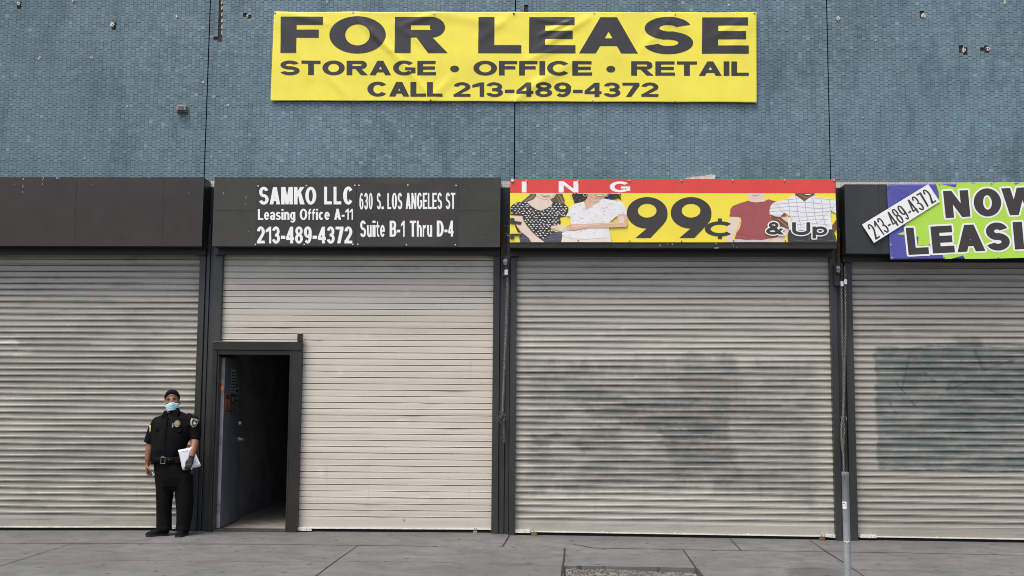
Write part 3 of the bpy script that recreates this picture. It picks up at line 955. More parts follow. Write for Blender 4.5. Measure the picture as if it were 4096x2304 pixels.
SHUT = []
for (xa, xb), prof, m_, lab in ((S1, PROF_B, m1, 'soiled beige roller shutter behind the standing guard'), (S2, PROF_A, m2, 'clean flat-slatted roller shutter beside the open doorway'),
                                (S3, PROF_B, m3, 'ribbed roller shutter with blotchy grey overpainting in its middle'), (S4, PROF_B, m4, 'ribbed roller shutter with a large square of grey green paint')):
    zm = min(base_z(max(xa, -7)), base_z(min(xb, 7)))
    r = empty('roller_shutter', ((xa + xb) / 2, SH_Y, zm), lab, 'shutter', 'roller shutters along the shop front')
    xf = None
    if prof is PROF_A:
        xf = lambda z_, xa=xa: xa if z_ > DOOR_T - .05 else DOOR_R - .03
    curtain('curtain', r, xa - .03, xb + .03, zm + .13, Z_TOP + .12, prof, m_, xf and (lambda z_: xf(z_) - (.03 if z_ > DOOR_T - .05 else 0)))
    # bottom bar follows the slight fall of the pavement
    b = MB()
    xs_ = [xa if prof is PROF_B else DOOR_R - .02, xb]
    nseg = 12
    for i in range(nseg):
        p, q = xs_[0] + (xs_[1] - xs_[0]) * i / nseg, xs_[0] + (xs_[1] - xs_[0]) * (i + 1) / nseg
        for (ya, yb, ha, hb) in ((SH_Y - .006, SH_Y + .01, .040, .15), (SH_Y - .022, SH_Y - .007, .034, .046)):
            za, zb = base_z(p), base_z(q)
            pts = [(p, ya, za + ha), (q, ya, zb + ha), (q, ya, zb + hb), (p, ya, za + hb)]
            b.face(pts, 0 if hb > .1 else 1)
            b.face([(p, ya, za + hb), (q, ya, zb + hb), (q, yb, zb + hb), (p, yb, za + hb)], 0 if hb > .1 else 1)
            b.face([(p, yb, za + ha), (q, yb, zb + ha), (q, ya, zb + ha), (p, ya, za + ha)], 0 if hb > .1 else 1)
        b.face([(p, SH_Y - .001, base_z(p) - .02), (q, SH_Y - .001, base_z(q) - .02), (q, SH_Y - .001, base_z(q) + .036), (p, SH_Y - .001, base_z(p) + .036)], 2)
    b.build('bottom_bar', [m_, M['white_bar'], M['black_gap']], r)
    SHUT.append(r)
RS1, RS2, RS3, RS4 = SHUT


def vpost(name, x0, x1, y0, y1, ztop, parent, m=None, bev=.004, sink=.02):
    b = MB()
    b.box(x0, x1, y0, y1, base_z((x0 + x1) / 2) - sink, ztop)
    return b.build(name, m or M['dark_metal'], parent, bevel=bev)


# guide rails belong to their shutters, the posts between them stand on their own
pw = lambda px: px / F_PX * DIST
HB = P(2000, 1003).z + .30
vpost('guide_rail', S1[1], S1[1] + .072, -.055, .06, HB, RS1)
vpost('guide_rail', S2[0] - .115, S2[0], -.05, .06, HB, RS2)
vpost('guide_rail', S2[1], S2[1] + .078, -.055, .06, HB, RS2)
vpost('guide_rail', S3[0] - .072, S3[0], -.055, .06, HB, RS3)
vpost('guide_rail', S3[1], S3[1] + .075, -.055, .06, HB, RS3)
vpost('guide_rail', S4[0] - .085, S4[0], -.055, .06, HB, RS4)
for xa, xb, lab in ((S1[1] + .076, S2[0] - .119, 'dark metal post between the guard and the open doorway'), (S2[1] + .082, S3[0] - .076, 'dark metal post behind the hanging chain with a tangled end'),
                    (S3[1] + .079, S4[0] - .089, 'dark metal post behind the stub pole and double chain')):
    t_ = empty('metal_post', ((xa + xb) / 2, 0, base_z(xa)), lab, 'post', 'dark posts between the shutters')
    xm = xa + (xb - xa) * .55
    vpost('channel', xa, xm - .002, -.034, .06, HB, t_)
    vpost('channel', xm + .002, xb, -.020, .06, HB, t_)
b = MB()
b.box(-11.6, 11.2, .065, .12, -.3, WALL_Z0 - .35)
# door opening is cut out of this back plane: build it in three pieces instead
b = MB()
DX0, DX1 = P(876, 1421).x + .0, (P(1169, 1421).x + P(1143, 2110).x) / 2
b.box(-11.6, DX0 - .1, .075, .11, -.6, HEAD_TOP - .305)
b.box(DX1 + .06, 11.2, .075, .11, -.6, HEAD_TOP - .305)
b.box(DX0 - .098, DX1 + .058, .075, .11, DOOR_T - .08, HEAD_TOP - .305)
o = b.build('backing_wall', M['black_gap'])
tag(o, 'black wall showing in the gaps behind the shutters and posts', 'wall')
# header boards behind the shutter boxes
b = MB()
b.box(-11.6, 11.2, -.012, .07, HB - .02, HEAD_TOP)
o = b.build('header_board', M['black_metal'], None, bevel=.003)
tag(o, 'long black board across the front between the boxes and white mosaic', 'board')

# ------------------------------------------------------------------ shutter boxes
BY = -.285


def px_x(u, v, y=BY):
    return P(u, v, y).x


B1 = (-11.6, (px_x(817.6, 710) + px_x(805, 984)) / 2)
B2 = ((px_x(860.7, 711) + px_x(845.6, 986)) / 2, (px_x(2003, 710) + px_x(1999.5, 986)) / 2)
B3 = ((px_x(2041, 716) + px_x(2039, 992)) / 2, (px_x(3341, 718) + px_x(3349, 992)) / 2)
B4 = ((px_x(3377, 737) + px_x(3385, 1014)) / 2, 11.2)
ZB = {1: (P(400, 984, BY).z, P(400, 709, BY).z), 2: (P(1420, 986.5, BY).z, P(1420, 710, BY).z), 3: (P(2690, 992, BY).z, P(2690, 716, BY).z), 4: (P(3450, 1014, BY).z, P(3450, 737, BY).z)}
m_fleck = mat('white_droppings', (.62, .62, .58), .8)
FLECKS = {1: [(48, 709, 3, 2), (80, 709, 2, 3), (93, 716, 3, 8), (92, 745, 2, 14), (91, 768, 2, 6), (58, 738, 2, 3), (173, 712, 3, 5), (171, 720, 2, 4), (170, 736, 2, 5), (228, 712, 5, 6), (237, 713, 2, 4), (232, 712, 2, 3), (365, 738, 2, 3),
                     (552, 709, 4, 2), (597, 712, 3, 3), (540, 712, 2, 2), (420, 712, 3, 2), (315, 710, 2, 2), (755, 772, 2, 3), (565, 729, 2, 2)],
          2: [(893, 772, 2, 6), (892, 776, 3, 3), (984, 790, 1.5, 12), (983, 817, 2, 4), (1303, 717, 2, 2), (1355, 738, 2, 3), (1856, 757, 1.5, 3), (1931, 952, 2, 3), (994, 925, 2, 2), (1484, 738, 1.5, 4)],
          3: [(2640, 981, 4, 6), (2669, 976, 3, 4), (2689, 977, 4, 5), (2866, 992, 22, 2.5), (2864, 974, 5, 5), (2935, 984, 2, 3), (2946, 991, 2, 2), (2930, 978, 2, 2)]}
BOX = {}
for k, (xa, xb), m_, lab in ((1, B1, M['box_metal'], 'bare brown black shutter box without a sign'), (2, B2, M['box_metal_light'], 'dark shutter box carrying the white office lettering'),
                             (3, B3, M['box_metal'], 'dark shutter box hung with the red and yellow price sign'), (4, B4, mat('grey_black_sheet_metal', (.030, .031, .033), .42, 0, .3, 3, .05, 14), 'dark shutter box hung with the purple and green leasing banner')):
    z0, z1 = ZB[k]
    r = empty('shutter_box', ((xa + xb) / 2, 0, z0), lab, 'shutter box', 'shutter boxes along the front')
    b = MB()
    b.box(xa, xb, BY, BY + .004, z0, z1)
    for (u, v, w, h) in FLECKS.get(k, ()):                  # droppings and chipped paint
        p = P(u, v, BY)
        a, c_ = w / 338 / 2, h / 338 / 2
        b.prism([(p.x - a, p.z - c_ * .5), (p.x - a * .2, p.z - c_), (p.x + a, p.z - c_ * .3), (p.x + a * .7, p.z + c_), (p.x - a * .6, p.z + c_ * .8)], BY - .0018, BY + .001, 1)
    for us in {1: (302, 652), 4: (3517,)}.get(k, ()):
        p0 = P(us, 850, BY)
        b.box(p0.x - .0015, p0.x + .0015, BY - .0008, BY + .001, z0 + .002, z1 - .002, 2)
    if k == 2:                                              # seams where the plate was joined
        for ua, ub in ((857, 1018), (1832, 1990)):
            p0, p1 = P(ua, 843, BY), P(ub, 842, BY)
            b.box(p0.x, p1.x, BY - .001, BY + .001, p0.z - .002, p0.z + .002, 2)
    b.build('front_plate', [m_, m_fleck, M['black_gap']], r)
    b = MB()
    b.box(xa, xb, BY + .0045, -.013, z0 + .002, z1 - .001)
    b.build('casing', M['black_metal'], r, bevel=.004)
    # lower lip and the drop plate the curtain comes out of
    b = MB()
    b.box(xa + .01, xb - .01, -.10, -.055, z0 - .075, z0 + .002)
    b.build('drop_plate', M['black_metal'], r)
    BOX[k] = r
# ------------------------------------------------------------------ yellow banner
z2 = zq(1050, 0, 1.2566)
BN_Y = -.03
bq = [z2(58, 58), z2(2483, 61), z2(2485, 516), z2(40, 507)]
btl, btr, bbr, bbl = [P(u, v, BN_Y) for u, v in bq]
CREASE = [(z2(470, 90), z2(640, 255), .010, .028), (z2(560, 150), z2(860, 505), .009, .03), (z2(1640, 90), z2(1380, 250), .011, .035), (z2(1580, 300), z2(1270, 505), .007, .04),
          (z2(1560, 100), z2(1390, 180), .010, .022), (z2(90, 80), z2(240, 400), .008, .045), (z2(100, 62), z2(330, 120), .006, .03), (z2(870, 66), z2(700, 130), .008, .03), (z2(870, 66), z2(1250, 130), .006, .05),
          (z2(660, 120), z2(850, 250), .006, .03), (z2(1262, 66), z2(1090, 200), .006, .04), (z2(1500, 240), z2(1330, 300), .006, .03), (z2(1980, 80), z2(2130, 150), .006, .03), (z2(2430, 90), z2(2260, 190), .006, .035),
          (z2(445, 500), z2(330, 380), .006, .04), (z2(845, 500), z2(960, 380), .006, .04), (z2(1665, 62), z2(1780, 300), .005, .06), (z2(2075, 70), z2(1900, 260), .006, .04), (z2(1265, 505), z2(1480, 330), .006, .035),
          (z2(2480, 62), z2(2300, 330), .005, .06), (z2(1350, 95), z2(1560, 120), .006, .02)]
CREASE = [(P(*a, BN_Y), P(*c_, BN_Y), am, sg) for a, c_, am, sg in CREASE]


def banner_y(x, z):
    h = .005 * noise.noise(Vector((x * 1.1, 0, z * 2.2))) + .0022 * noise.noise(Vector((x * 5, 4, z * 3)))
    for a, c_, am, sg in CREASE:
        dx, dz = c_.x - a.x, c_.z - a.z
        L = dx * dx + dz * dz
        t = ((x - a.x) * dx + (z - a.z) * dz) / L
        tt = min(1, max(0, t))
        d2 = (x - a.x - dx * tt) ** 2 + (z - a.z - dz * tt) ** 2
        h += 1.15 * am * math.exp(-d2 / (2 * sg * sg)) * (.35 + .65 * math.sin(math.pi * min(1, max(0, t * .9 + .05))))
    return BN_Y - h


ban = empty('lease_banner', (btl.x, BN_Y, bbl.z), 'long yellow vinyl banner reading for lease in big black letters', 'banner')
b = MB()
NX, NZ = 400, 76
for j in range(NZ + 1):
    for i in range(NX + 1):
        a, c_ = i / NX, j / NZ
        p = bbl * ((1 - a) * (1 - c_)) + bbr * (a * (1 - c_)) + btr * (a * c_) + btl * ((1 - a) * c_)
        zz = p.z
        if j == 0:
            zz += .005 * abs(math.sin(a * math.pi * 6))
        if j == NZ:
            zz -= .006 * abs(math.sin(a * math.pi * 6))
        b.v.append((p.x, banner_y(p.x, zz), zz))
for j in range(NZ):
    for i in range(NX):
        k = j * (NX + 1) + i
        b.f.append((k, k + 1, k + NX + 2, k + NX + 1))
        b.m.append(0)
o = b.build('vinyl_sheet', M['yellow'], ban, smooth=True)
sol = o.modifiers.new('solid', 'SOLIDIFY')
sol.thickness, sol.offset = .0012, -1


def letters(spec, y, s, t):
    out = []
    for ch, q in spec:
        tl, tr, br, bl = [P(u, v, y) for u, v in q]
        W = ((tr - tl).length + (br - bl).length) / ((tl - bl).length + (tr - br).length)
        out += warp(glyph(ch, W, min(s, W), t), W, q, y)
    return out


fl = []
for ch, xa, xb in (('F', 92, 304), ('O', 337, 620), ('R', 666, 928), ('L', 1086, 1301), ('E', 1341, 1573), ('A', 1593, 1887), ('S', 1915, 2165), ('E', 2210, 2444)):
    tilt = lambda x: 4.0 * (x - 90) / 2350
    fl.append((ch, [z2(xa, 84 + tilt(xa)), z2(xb, 84 + tilt(xb)), z2(xb, 266 + tilt(xb)), z2(xa - 2, 266 + tilt(xa))]))
for part_ in (fl[:3], fl[3:]):
    sheet('lettering', letters(part_, BN_Y, .43, .225), 0, M['ink'], ban, .014, banner_y, .0022)
line2 = []
for w, xa, xb in (('STORAGE', 88, 872), ('•', 943, 988), ('OFFICE', 1060, 1656), ('•', 1728, 1773), ('RETAIL', 1853, 2444)):
    ya, yb = 305 + 4 * xa / 2400, 305 + 4 * xb / 2400
    line2 = text_polys(w, [z2(xa, ya), z2(xb, yb), z2(xb, yb + 72), z2(xa, ya + 72)], BN_Y, .39, .22, .13) if w != '•' else letters([('•', [z2(xa, ya), z2(xb, yb), z2(xb, yb + 72), z2(xa, ya + 72)])], BN_Y, .2, .2)
    sheet('lettering', line2, 0, M['ink'], ban, .016, banner_y, .0022)
line3 = text_polys('CALL', [z2(527, 411), z2(905, 413), z2(905, 486), z2(527, 484)], BN_Y, .40, .21, .07)
sheet('lettering', line3, 0, M['ink'], ban, .016, banner_y, .0022)
line3 = text_polys('213-489-4372', [z2(960, 414), z2(1990, 416), z2(1990, 487), z2(960, 486)], BN_Y, .34, .20, .13)
sheet('lettering', line3, 0, M['ink'], ban, .016, banner_y, .0022)


def disc(b, c, r, y0, y1, n=12, mi=0):
    b.prism([(c.x + r * math.cos(2 * math.pi * k / n), c.z + r * math.sin(2 * math.pi * k / n)) for k in range(n)], y0, y1, mi)


for k, (x_, y_) in enumerate([(62, 64), (455, 61), (861, 67), (1263, 68), (1667, 64), (2075, 70), (2473, 66), (45, 501), (444, 501), (845, 504), (1268, 507), (1660, 503), (2073, 510), (2478, 511)]):
    p = P(*z2(x_, y_), BN_Y - .01)
    b = MB()
    yb_ = banner_y(p.x, p.z)
    disc(b, p, .011, yb_ - .006, yb_ + .003, 12, 0)
    disc(b, p, .0055, yb_ - .008, yb_, 8, 1)
    b.build('grommet', [M['screw'] if k % 3 else M['rust'], M['rust'] if k % 2 else M['screw']], ban)

# ------------------------------------------------------------------ leasing office lettering panels
z4 = zq(700, 660, 1.84)
PY = BY - .006
for (xa, xb, lab, lines, scr) in (
    (588, 1336, 'flat black sign panel with white office name and phone number', [('SAMKO', 618, 1040, 162, 290, .20, .17, .055), ('LLC', 1098, 1312, 160, 290, .22, .17, .10), ('Leasing', 610, 886, 324, 404, .20, .16, .06), ('Office', 918, 1139, 323, 404, .20, .16, .06), ('A-11', 1172, 1310, 322, 403, .20, .16, .07), ('213-489-4372', 603, 1305, 454, 577, .20, .165, .055)],
     [(612, 154), (967, 152), (1324, 150), (592, 585), (951, 585), (1309, 584)]),
    (1338, 2085, 'flat black sign panel with white street address and suite numbers', [('630', 1358, 1455, 207, 326, .145, .13, .04), ('S.', 1485, 1537, 207, 325, .145, .13, .03), ('LOS', 1563, 1673, 206, 325, .145, .13, .035), ('ANGELES', 1698, 1966, 205, 324, .145, .13, .035), ('ST', 1992, 2063, 205, 324, .145, .13, .035), ('Suite', 1362, 1545, 410, 529, .19, .145, .05), ('B-1', 1580, 1690, 410, 528, .18, .145, .045), ('Thru', 1728, 1893, 410, 528, .19, .145, .05), ('D-4', 1927, 2050, 409, 527, .19, .145, .05)],
     [(1354, 150), (1714, 148), (2069, 151), (1345, 584), (1704, 587), (2063, 587)])):
    pa, pb = P(*z4(xa, 594), BY), P(*z4(xb, 140), BY)
    t_ = empty('sign_panel', ((pa.x + pb.x) / 2, BY, pa.z), lab, 'sign', 'lettered panels on the dark shutter box')
    b = MB()
    b.box(pa.x, pb.x, PY, BY - .0005, pa.z, pb.z)
    b.build('panel', mat('satin_black_panel', (.036, .031, .028), .38, 0, .3, 1.4, .03, 12), t_)
    for (w, x0, x1, y0, y1, s_, t__, g_) in lines:
        q = zbox(z4, x0, x1, y0, y1)
        pol = text_polys(w, q, PY, s_, t__, g_)
        sheet('lettering', pol, PY - .0015, M['white_ink'], t_)
    for x_, y_ in scr:
        p = P(*z4(x_, y_), PY)
        b = MB()
        disc(b, p, .0085, PY - .005, PY - .0002, 10)
        b.build('screw', M['screw'], t_)

# ------------------------------------------------------------------ red and yellow price sign
z5 = zq(2000, 660, 1.84)
SY = BY - .012
sg = empty('price_sign', (P(2690, 969, SY).x, SY, P(2690, 969, SY).z), 'red and yellow printed price sign with four cropped clothes models', 'sign')
c4 = [P(*q, SY) for q in (z5(76, 104), z5(2466, 104), z5(2480, 568), z5(72, 569))]
z_red = P(*z5(1270, 207), SY).z
x_l = lambda z_: c4[3].x + (c4[0].x - c4[3].x) * (z_ - c4[3].z) / (c4[0].z - c4[3].z)
x_r = lambda z_: c4[2].x + (c4[1].x - c4[2].x) * (z_ - c4[2].z) / (c4[1].z - c4[2].z)
b = MB()
b.prism([(c4[3].x, c4[3].z), (c4[2].x, c4[2].z), (x_r(z_red), z_red), (x_l(z_red), z_red)], SY, BY - .0008, 0)
b.build('yellow_field', M['sign_yellow'], sg)
b = MB()
b.prism([(x_l(z_red), z_red), (x_r(z_red), z_red), (c4[1].x, c4[1].z), (c4[0].x, c4[0].z)], SY - .0004, BY - .0008, 0)
b.build('red_strip', M['sign_red'], sg)
for g_ in (('I', zbox(z5, 160, 195, 122, 202)), ('N', zbox(z5, 432, 577, 120, 202)), ('G', zbox(z5, 807, 958, 122, 200))):
    sheet('lettering', letters([g_], SY, .44, .22), SY - .0012, M['white_ink'], sg)

LAY = [0]


def flat(name, layers, y0, parent, conv):
    """printed figure: layers = [(material, [polygons in crop pixels])], each ink layer a little proud of the last"""
    b = MB()
    mats = []
    for k, (m_, polys) in enumerate(layers):
        if m_ not in mats:
            mats.append(m_)
        mi = mats.index(m_)
        yy = y0 - .0006 * (k + 1)
        pw_ = [[(P(*conv(*q), SY).x, P(*conv(*q), SY).z) for q in p] for p in polys]
        v, f = union(pw_)
        i0 = len(b.v)
        b.v += [(p[0], yy, p[1]) for p in v]
        for t in f:
            b.f.append(tuple(i0 + i for i in t))
            b.m.append(mi)
    return b.build(name, mats, parent)


def stroke(pts, w):
    out = []
    for a, c_ in zip(pts, pts[1:]):
        d = Vector((c_[0] - a[0], c_[1] - a[1]))
        if d.length < 1e-6:
            continue
        n_ = Vector((-d.y, d.x)).normalized() * (w / 2)
        out.append([(a[0] - n_.x, a[1] - n_.y), (c_[0] - n_.x, c_[1] - n_.y), (c_[0] + n_.x, c_[1] + n_.y), (a[0] + n_.x, a[1] + n_.y)])
    return out


def inside(p, poly):
    r = False
    for a, c_ in zip(poly, poly[1:] + poly[:1]):
        if (a[1] > p[1]) != (c_[1] > p[1]) and p[0] < (c_[0] - a[0]) * (p[1] - a[1]) / (c_[1] - a[1]) + a[0]:
            r = not r
    return r


def blob(x, y, rx, ry, n=7, a=0.0):
    return [(x + (rx * math.cos(2 * math.pi * k / n) * math.cos(a) - ry * math.sin(2 * math.pi * k / n) * math.sin(a)), y + (rx * math.cos(2 * math.pi * k / n) * math.sin(a) + ry * math.sin(2 * math.pi * k / n) * math.cos(a))) for k in range(n)]


K = {}
for nm, c_ in (('skin_pale', (.78, .62, .52)), ('skin_tan', (.70, .45, .30)), ('skin_brown', (.16, .075, .045)), ('skin_shade', (.42, .22, .14)), ('hair_brown', (.13, .08, .06)), ('hair_light', (.30, .21, .16)), ('hair_black', (.025, .02, .02)),
               ('blouse_black', (.035, .03, .028)), ('spot_white', (.82, .82, .82)), ('cloth_white', (.80, .79, .79)), ('cloth_shade', (.60, .58, .60)), ('denim', (.07, .075, .10)), ('denim_light', (.18, .20, .25)), ('tee_red', (.36, .085, .085)), ('tee_shade', (.24, .055, .055)),
               ('plaid', (.38, .40, .62)), ('cream', (.82, .74, .66)), ('lip', (.5, .18, .15)), ('charcoal', (.045, .04, .045)), ('flower', (.50, .36, .32)), ('leaf', (.30, .33, .30))):
    K[nm] = mat('print_' + nm, c_, .5, 0, .06, 8)
zA, zB_ = zq(2040, 760, 4.954), zq(2880, 760, 5.152)
bl1 = [(215, 232), (335, 240), (420, 320), (520, 385), (610, 412), (720, 370), (830, 300), (850, 235), (1000, 265), (1110, 300), (1155, 350), (1150, 430), (1105, 520), (985, 545), (1000, 600), (1005, 660), (950, 700), (820, 700), (800, 770), (900, 830), (850, 850), (770, 900), (640, 970), (560, 940), (430, 830), (330, 700), (270, 600), (245, 520), (60, 500), (8, 490), (8, 340), (60, 285), (130, 250)]
spots = []
yy = 240
row = 0
while yy < 960:
    xx = 10 + (row % 2) * 35
    while xx < 1150:
        q = (xx + rnd.uniform(-12, 12), yy + rnd.uniform(-10, 10))
        if inside(q, bl1) and inside((q[0] + 22, q[1]), bl1) and inside((q[0] - 22, q[1] + 8), bl1):
            spots.append(blob(*q, rnd.uniform(18, 27), rnd.uniform(8, 12), 6, rnd.uniform(-.5, .7)))
        xx += 72
    yy += 44
    row += 1
flat('printed_figure', [
    (K['hair_brown'], [[(400, 72), (520, 72), (515, 130), (470, 180), (350, 235), (230, 235), (300, 175), (380, 110)], [(900, 72), (1040, 72), (1060, 140), (1085, 200), (1080, 260), (1100, 290), (1000, 270), (850, 245), (780, 200), (860, 150)]]),
    (K['hair_light'], stroke([(470, 80), (420, 150), (300, 220)], 22) + stroke([(500, 90), (480, 140), (380, 200)], 10) + stroke([(960, 90), (1010, 160), (1060, 260)], 26) + stroke([(930, 140), (960, 200), (1020, 260)], 14)),
    (K['skin_pale'], [[(520, 75), (920, 75), (870, 150), (790, 190), (850, 250), (830, 300), (720, 370), (610, 412), (520, 385), (420, 320), (335, 240), (470, 185), (510, 140)]]),
    (K['skin_shade'], stroke([(530, 110), (580, 160), (680, 195), (770, 175), (840, 140), (885, 90)], 7) + stroke([(770, 200), (740, 260)], 6)),
    (K['denim'], [[(180, 920), (230, 850), (430, 830), (560, 940), (640, 970), (770, 900), (900, 830), (1040, 840), (1050, 900), (1020, 1035), (200, 1035)]]),
    (K['denim_light'], stroke([(200, 960), (390, 975)], 6) + stroke([(700, 960), (1030, 900)], 8) + stroke([(720, 1000), (1020, 960)], 8) + stroke([(800, 880), (1000, 860)], 6)),
    (K['blouse_black'], [bl1, [(90, 660), (220, 850), (150, 830), (110, 740)]]),
    (K['spot_white'], spots),
    (K['skin_pale'], [[(50, 505), (245, 515), (265, 600), (330, 700), (430, 830), (540, 930), (640, 1000), (685, 1035), (420, 1035), (380, 960), (250, 850), (150, 740), (90, 620)], [(820, 710), (940, 700), (1040, 690), (1120, 700), (1150, 760), (1130, 810), (1060, 830), (960, 810), (880, 780), (800, 750)]]),
    (K['skin_tan'], stroke([(230, 530), (262, 610), (330, 710), (440, 840), (560, 950)], 12) + stroke([(830, 720), (930, 740), (1000, 790)], 7) + stroke([(820, 745), (920, 770), (980, 812)], 7) + stroke([(60, 510), (235, 520)], 10)),
    (K['cloth_white'], [[(610, 95), (790, 112), (740, 130), (650, 122)]]),
    (K['lip'], stroke([(610, 92), (700, 108), (792, 112)], 6) + stroke([(615, 96), (660, 124), (740, 133), (790, 114)], 7)),
], SY, sg, zA)['label'] = 'printed woman in a black blouse with white specks'
bl2 = [(1290, 280), (1465, 230), (1510, 395), (1740, 245), (1850, 170), (2030, 205), (2200, 230), (2280, 320), (2315, 430), (2305, 515), (2240, 470), (2110, 525), (2080, 545), (1980, 640), (1950, 755), (1990, 900), (1960, 940), (1700, 970), (1400, 975), (1150, 960), (1040, 900), (1020, 860), (1150, 800), (1200, 700), (1200, 600), (1195, 530), (1110, 510), (1160, 430), (1190, 350)]
fl1, fl2 = [], []
for k in range(150):
    q = (rnd.uniform(1120, 2300), rnd.uniform(190, 950))
    if inside(q, bl2) and not (1750 < q[0] and 640 < q[1]):
        a = rnd.uniform(0, 3.1)
        (fl1 if k % 3 else fl2).append(stroke([q, (q[0] + 34 * math.cos(a), q[1] + 16 * math.sin(a))], 5)[0])
curls = [blob(rnd.uniform(1230, 1480), rnd.uniform(80, 230), rnd.uniform(12, 26), rnd.uniform(12, 26), 9) for _ in range(34)] + [blob(rnd.uniform(1900, 2190), rnd.uniform(80, 190), rnd.uniform(12, 24), rnd.uniform(12, 24), 9) for _ in range(30)]
curls = [c_ for c_ in curls if not (c_[0][0] > 2050 and c_[0][1] > 170)]
ringlets = []
for cx, cy in [(1260, 120), (1210, 110), (1290, 210), (1380, 200), (1450, 170), (2100, 130), (2050, 180), (2180, 110), (1960, 180), (1330, 150)]:
    ringlets += stroke([(cx + 16 * math.cos(k * .8), cy + 14 * math.sin(k * .8)) for k in range(8)], 4)
flat('printed_figure', [
    (K['hair_black'], [[(1240, 75), (1560, 72), (1520, 180), (1400, 230), (1330, 258), (1275, 262), (1265, 200), (1310, 180), (1220, 120)], [(1930, 72), (2150, 80), (2180, 140), (2060, 190), (1900, 190), (1830, 160)]] + curls),
    (K['hair_light'], ringlets),
    (K['skin_tan'], [[(1540, 72), (1935, 72), (1900, 130), (1840, 170), (1800, 215), (1740, 240), (1600, 350), (1510, 390), (1470, 280), (1500, 200), (1530, 160)]]),
    (K['skin_shade'], stroke([(1545, 100), (1600, 140), (1680, 172), (1770, 178), (1850, 150), (1900, 110)], 9) + stroke([(1570, 180), (1600, 260)], 8) + stroke([(1640, 260), (1760, 225)], 5)),
    (K['cream'], [[(1040, 890), (1150, 950), (1400, 965), (1700, 960), (1960, 930), (2000, 920), (2005, 1035), (1015, 1035)]]),
    (K['cloth_white'], [bl2]),
    (K['cloth_shade'], stroke([(1740, 250), (1510, 398)], 6) + stroke([(1850, 180), (1960, 420), (1990, 620)], 5) + stroke([(1200, 360), (1220, 600)], 5) + stroke([(1060, 905), (1200, 965), (1500, 978), (1900, 945)], 6)),
    (K['flower'], fl1), (K['leaf'], fl2),
    (K['skin_tan'], [[(2110, 525), (2240, 475), (2310, 520), (2330, 680), (2300, 735), (1900, 750), (1540, 755), (1250, 810), (1130, 800), (1140, 720), (1200, 680), (1600, 675), (1980, 645), (2110, 630), (2130, 600)]]),
    (K['skin_pale'], [[(2150, 540), (2230, 500), (2270, 560), (2260, 660), (1600, 700), (1250, 740), (1200, 720), (1600, 690), (2130, 650), (2160, 600)]]),
    (K['skin_shade'], stroke([(1200, 690), (1130, 730), (1060, 800)], 6) + stroke([(1250, 770), (1170, 800)], 6) + stroke([(1540, 752), (1380, 780), (1250, 808)], 6) + stroke([(1940, 762), (1540, 752)], 5)),
    (K['cloth_white'], [[(1670, 95), (1850, 100), (1800, 120), (1720, 118)]] + stroke([(1490 + 34 * math.cos(k * .5), 100 + 28 * math.sin(k * .5)) for k in range(14)], 9) + stroke([(1925 + 18 * math.cos(k * .5), 108 + 24 * math.sin(k * .5)) for k in range(14)], 7)),
    (K['lip'], stroke([(1670, 93), (1760, 98), (1852, 98)], 5) + stroke([(1680, 100), (1730, 122), (1800, 124), (1850, 103)], 6)),
], SY - .008, sg, zA)['label'] = 'printed woman in a white flowered blouse with folded arms'
tee = [(580, 220), (640, 248), (740, 258), (900, 242), (1000, 192), (1160, 238), (1070, 280), (1030, 380), (1015, 480), (1040, 560), (1100, 640), (1140, 760), (1210, 930), (1180, 975), (1000, 1000), (850, 1030), (700, 1020), (560, 1030), (430, 1010), (300, 1010), (330, 900), (410, 780), (440, 660), (430, 570), (400, 558), (190, 542), (210, 470), (210, 400), (260, 330), (400, 275)]
flat('printed_figure', [
    (K['skin_pale'], [[(560, 68), (910, 68), (905, 150), (940, 195), (900, 240), (740, 255), (640, 245), (600, 205), (590, 130)], [(220, 556), (405, 558), (415, 620), (390, 720), (340, 850), (270, 960), (255, 1010), (300, 1020), (290, 1072), (120, 1072), (150, 900), (145, 740), (200, 620)], [(1240, 560), (1360, 550), (1420, 700), (1430, 830), (1330, 1000), (1320, 1072), (1050, 1072), (1060, 1005), (1190, 970), (1150, 760)]]),
    (K['skin_tan'], stroke([(585, 120), (640, 160), (740, 178), (840, 160), (900, 120)], 6) + stroke([(405, 570), (412, 640), (385, 740), (330, 880)], 9) + stroke([(1180, 965), (1330, 1000)], 6) + stroke([(145, 760), (152, 900)], 5)),
    (K['cloth_shade'], [[(300, 1015), (560, 1030), (700, 1025), (850, 1035), (1060, 1005), (1050, 1072), (300, 1072)]]),
    (K['tee_red'], [tee, [(1250, 550), (1310, 480), (1360, 500), (1360, 545)]]),
    (K['tee_shade'], stroke([(740, 380), (690, 560), (660, 680)], 8) + stroke([(430, 570), (500, 680)], 7) + stroke([(350, 480), (420, 560)], 7) + stroke([(340, 900), (700, 960), (1150, 930)], 6) + stroke([(590, 225), (650, 255), (740, 264), (900, 248), (1000, 198)], 6) + stroke([(420, 660), (440, 780), (360, 900)], 6)),
    (K['cloth_white'], [[(650, 97), (808, 97), (760, 113), (700, 113)]]),
    (K['lip'], stroke([(648, 97), (700, 114), (760, 114), (810, 96)], 5)),
], SY, sg, zB_)['label'] = 'printed man in a plain red tee shirt'
shirt = [(1525, 105), (1550, 115), (1640, 170), (1735, 245), (1800, 190), (1920, 118), (2030, 160), (2250, 185), (2378, 210), (2390, 490), (2280, 430), (2275, 560), (2300, 700), (2310, 810), (2130, 830), (1900, 820), (1600, 830), (1420, 820), (1400, 700), (1390, 600), (1440, 550), (1320, 470), (1240, 555), (1130, 545), (1025, 500), (1015, 430), (1045, 320), (1100, 265), (1200, 235), (1370, 195)]
pl = []
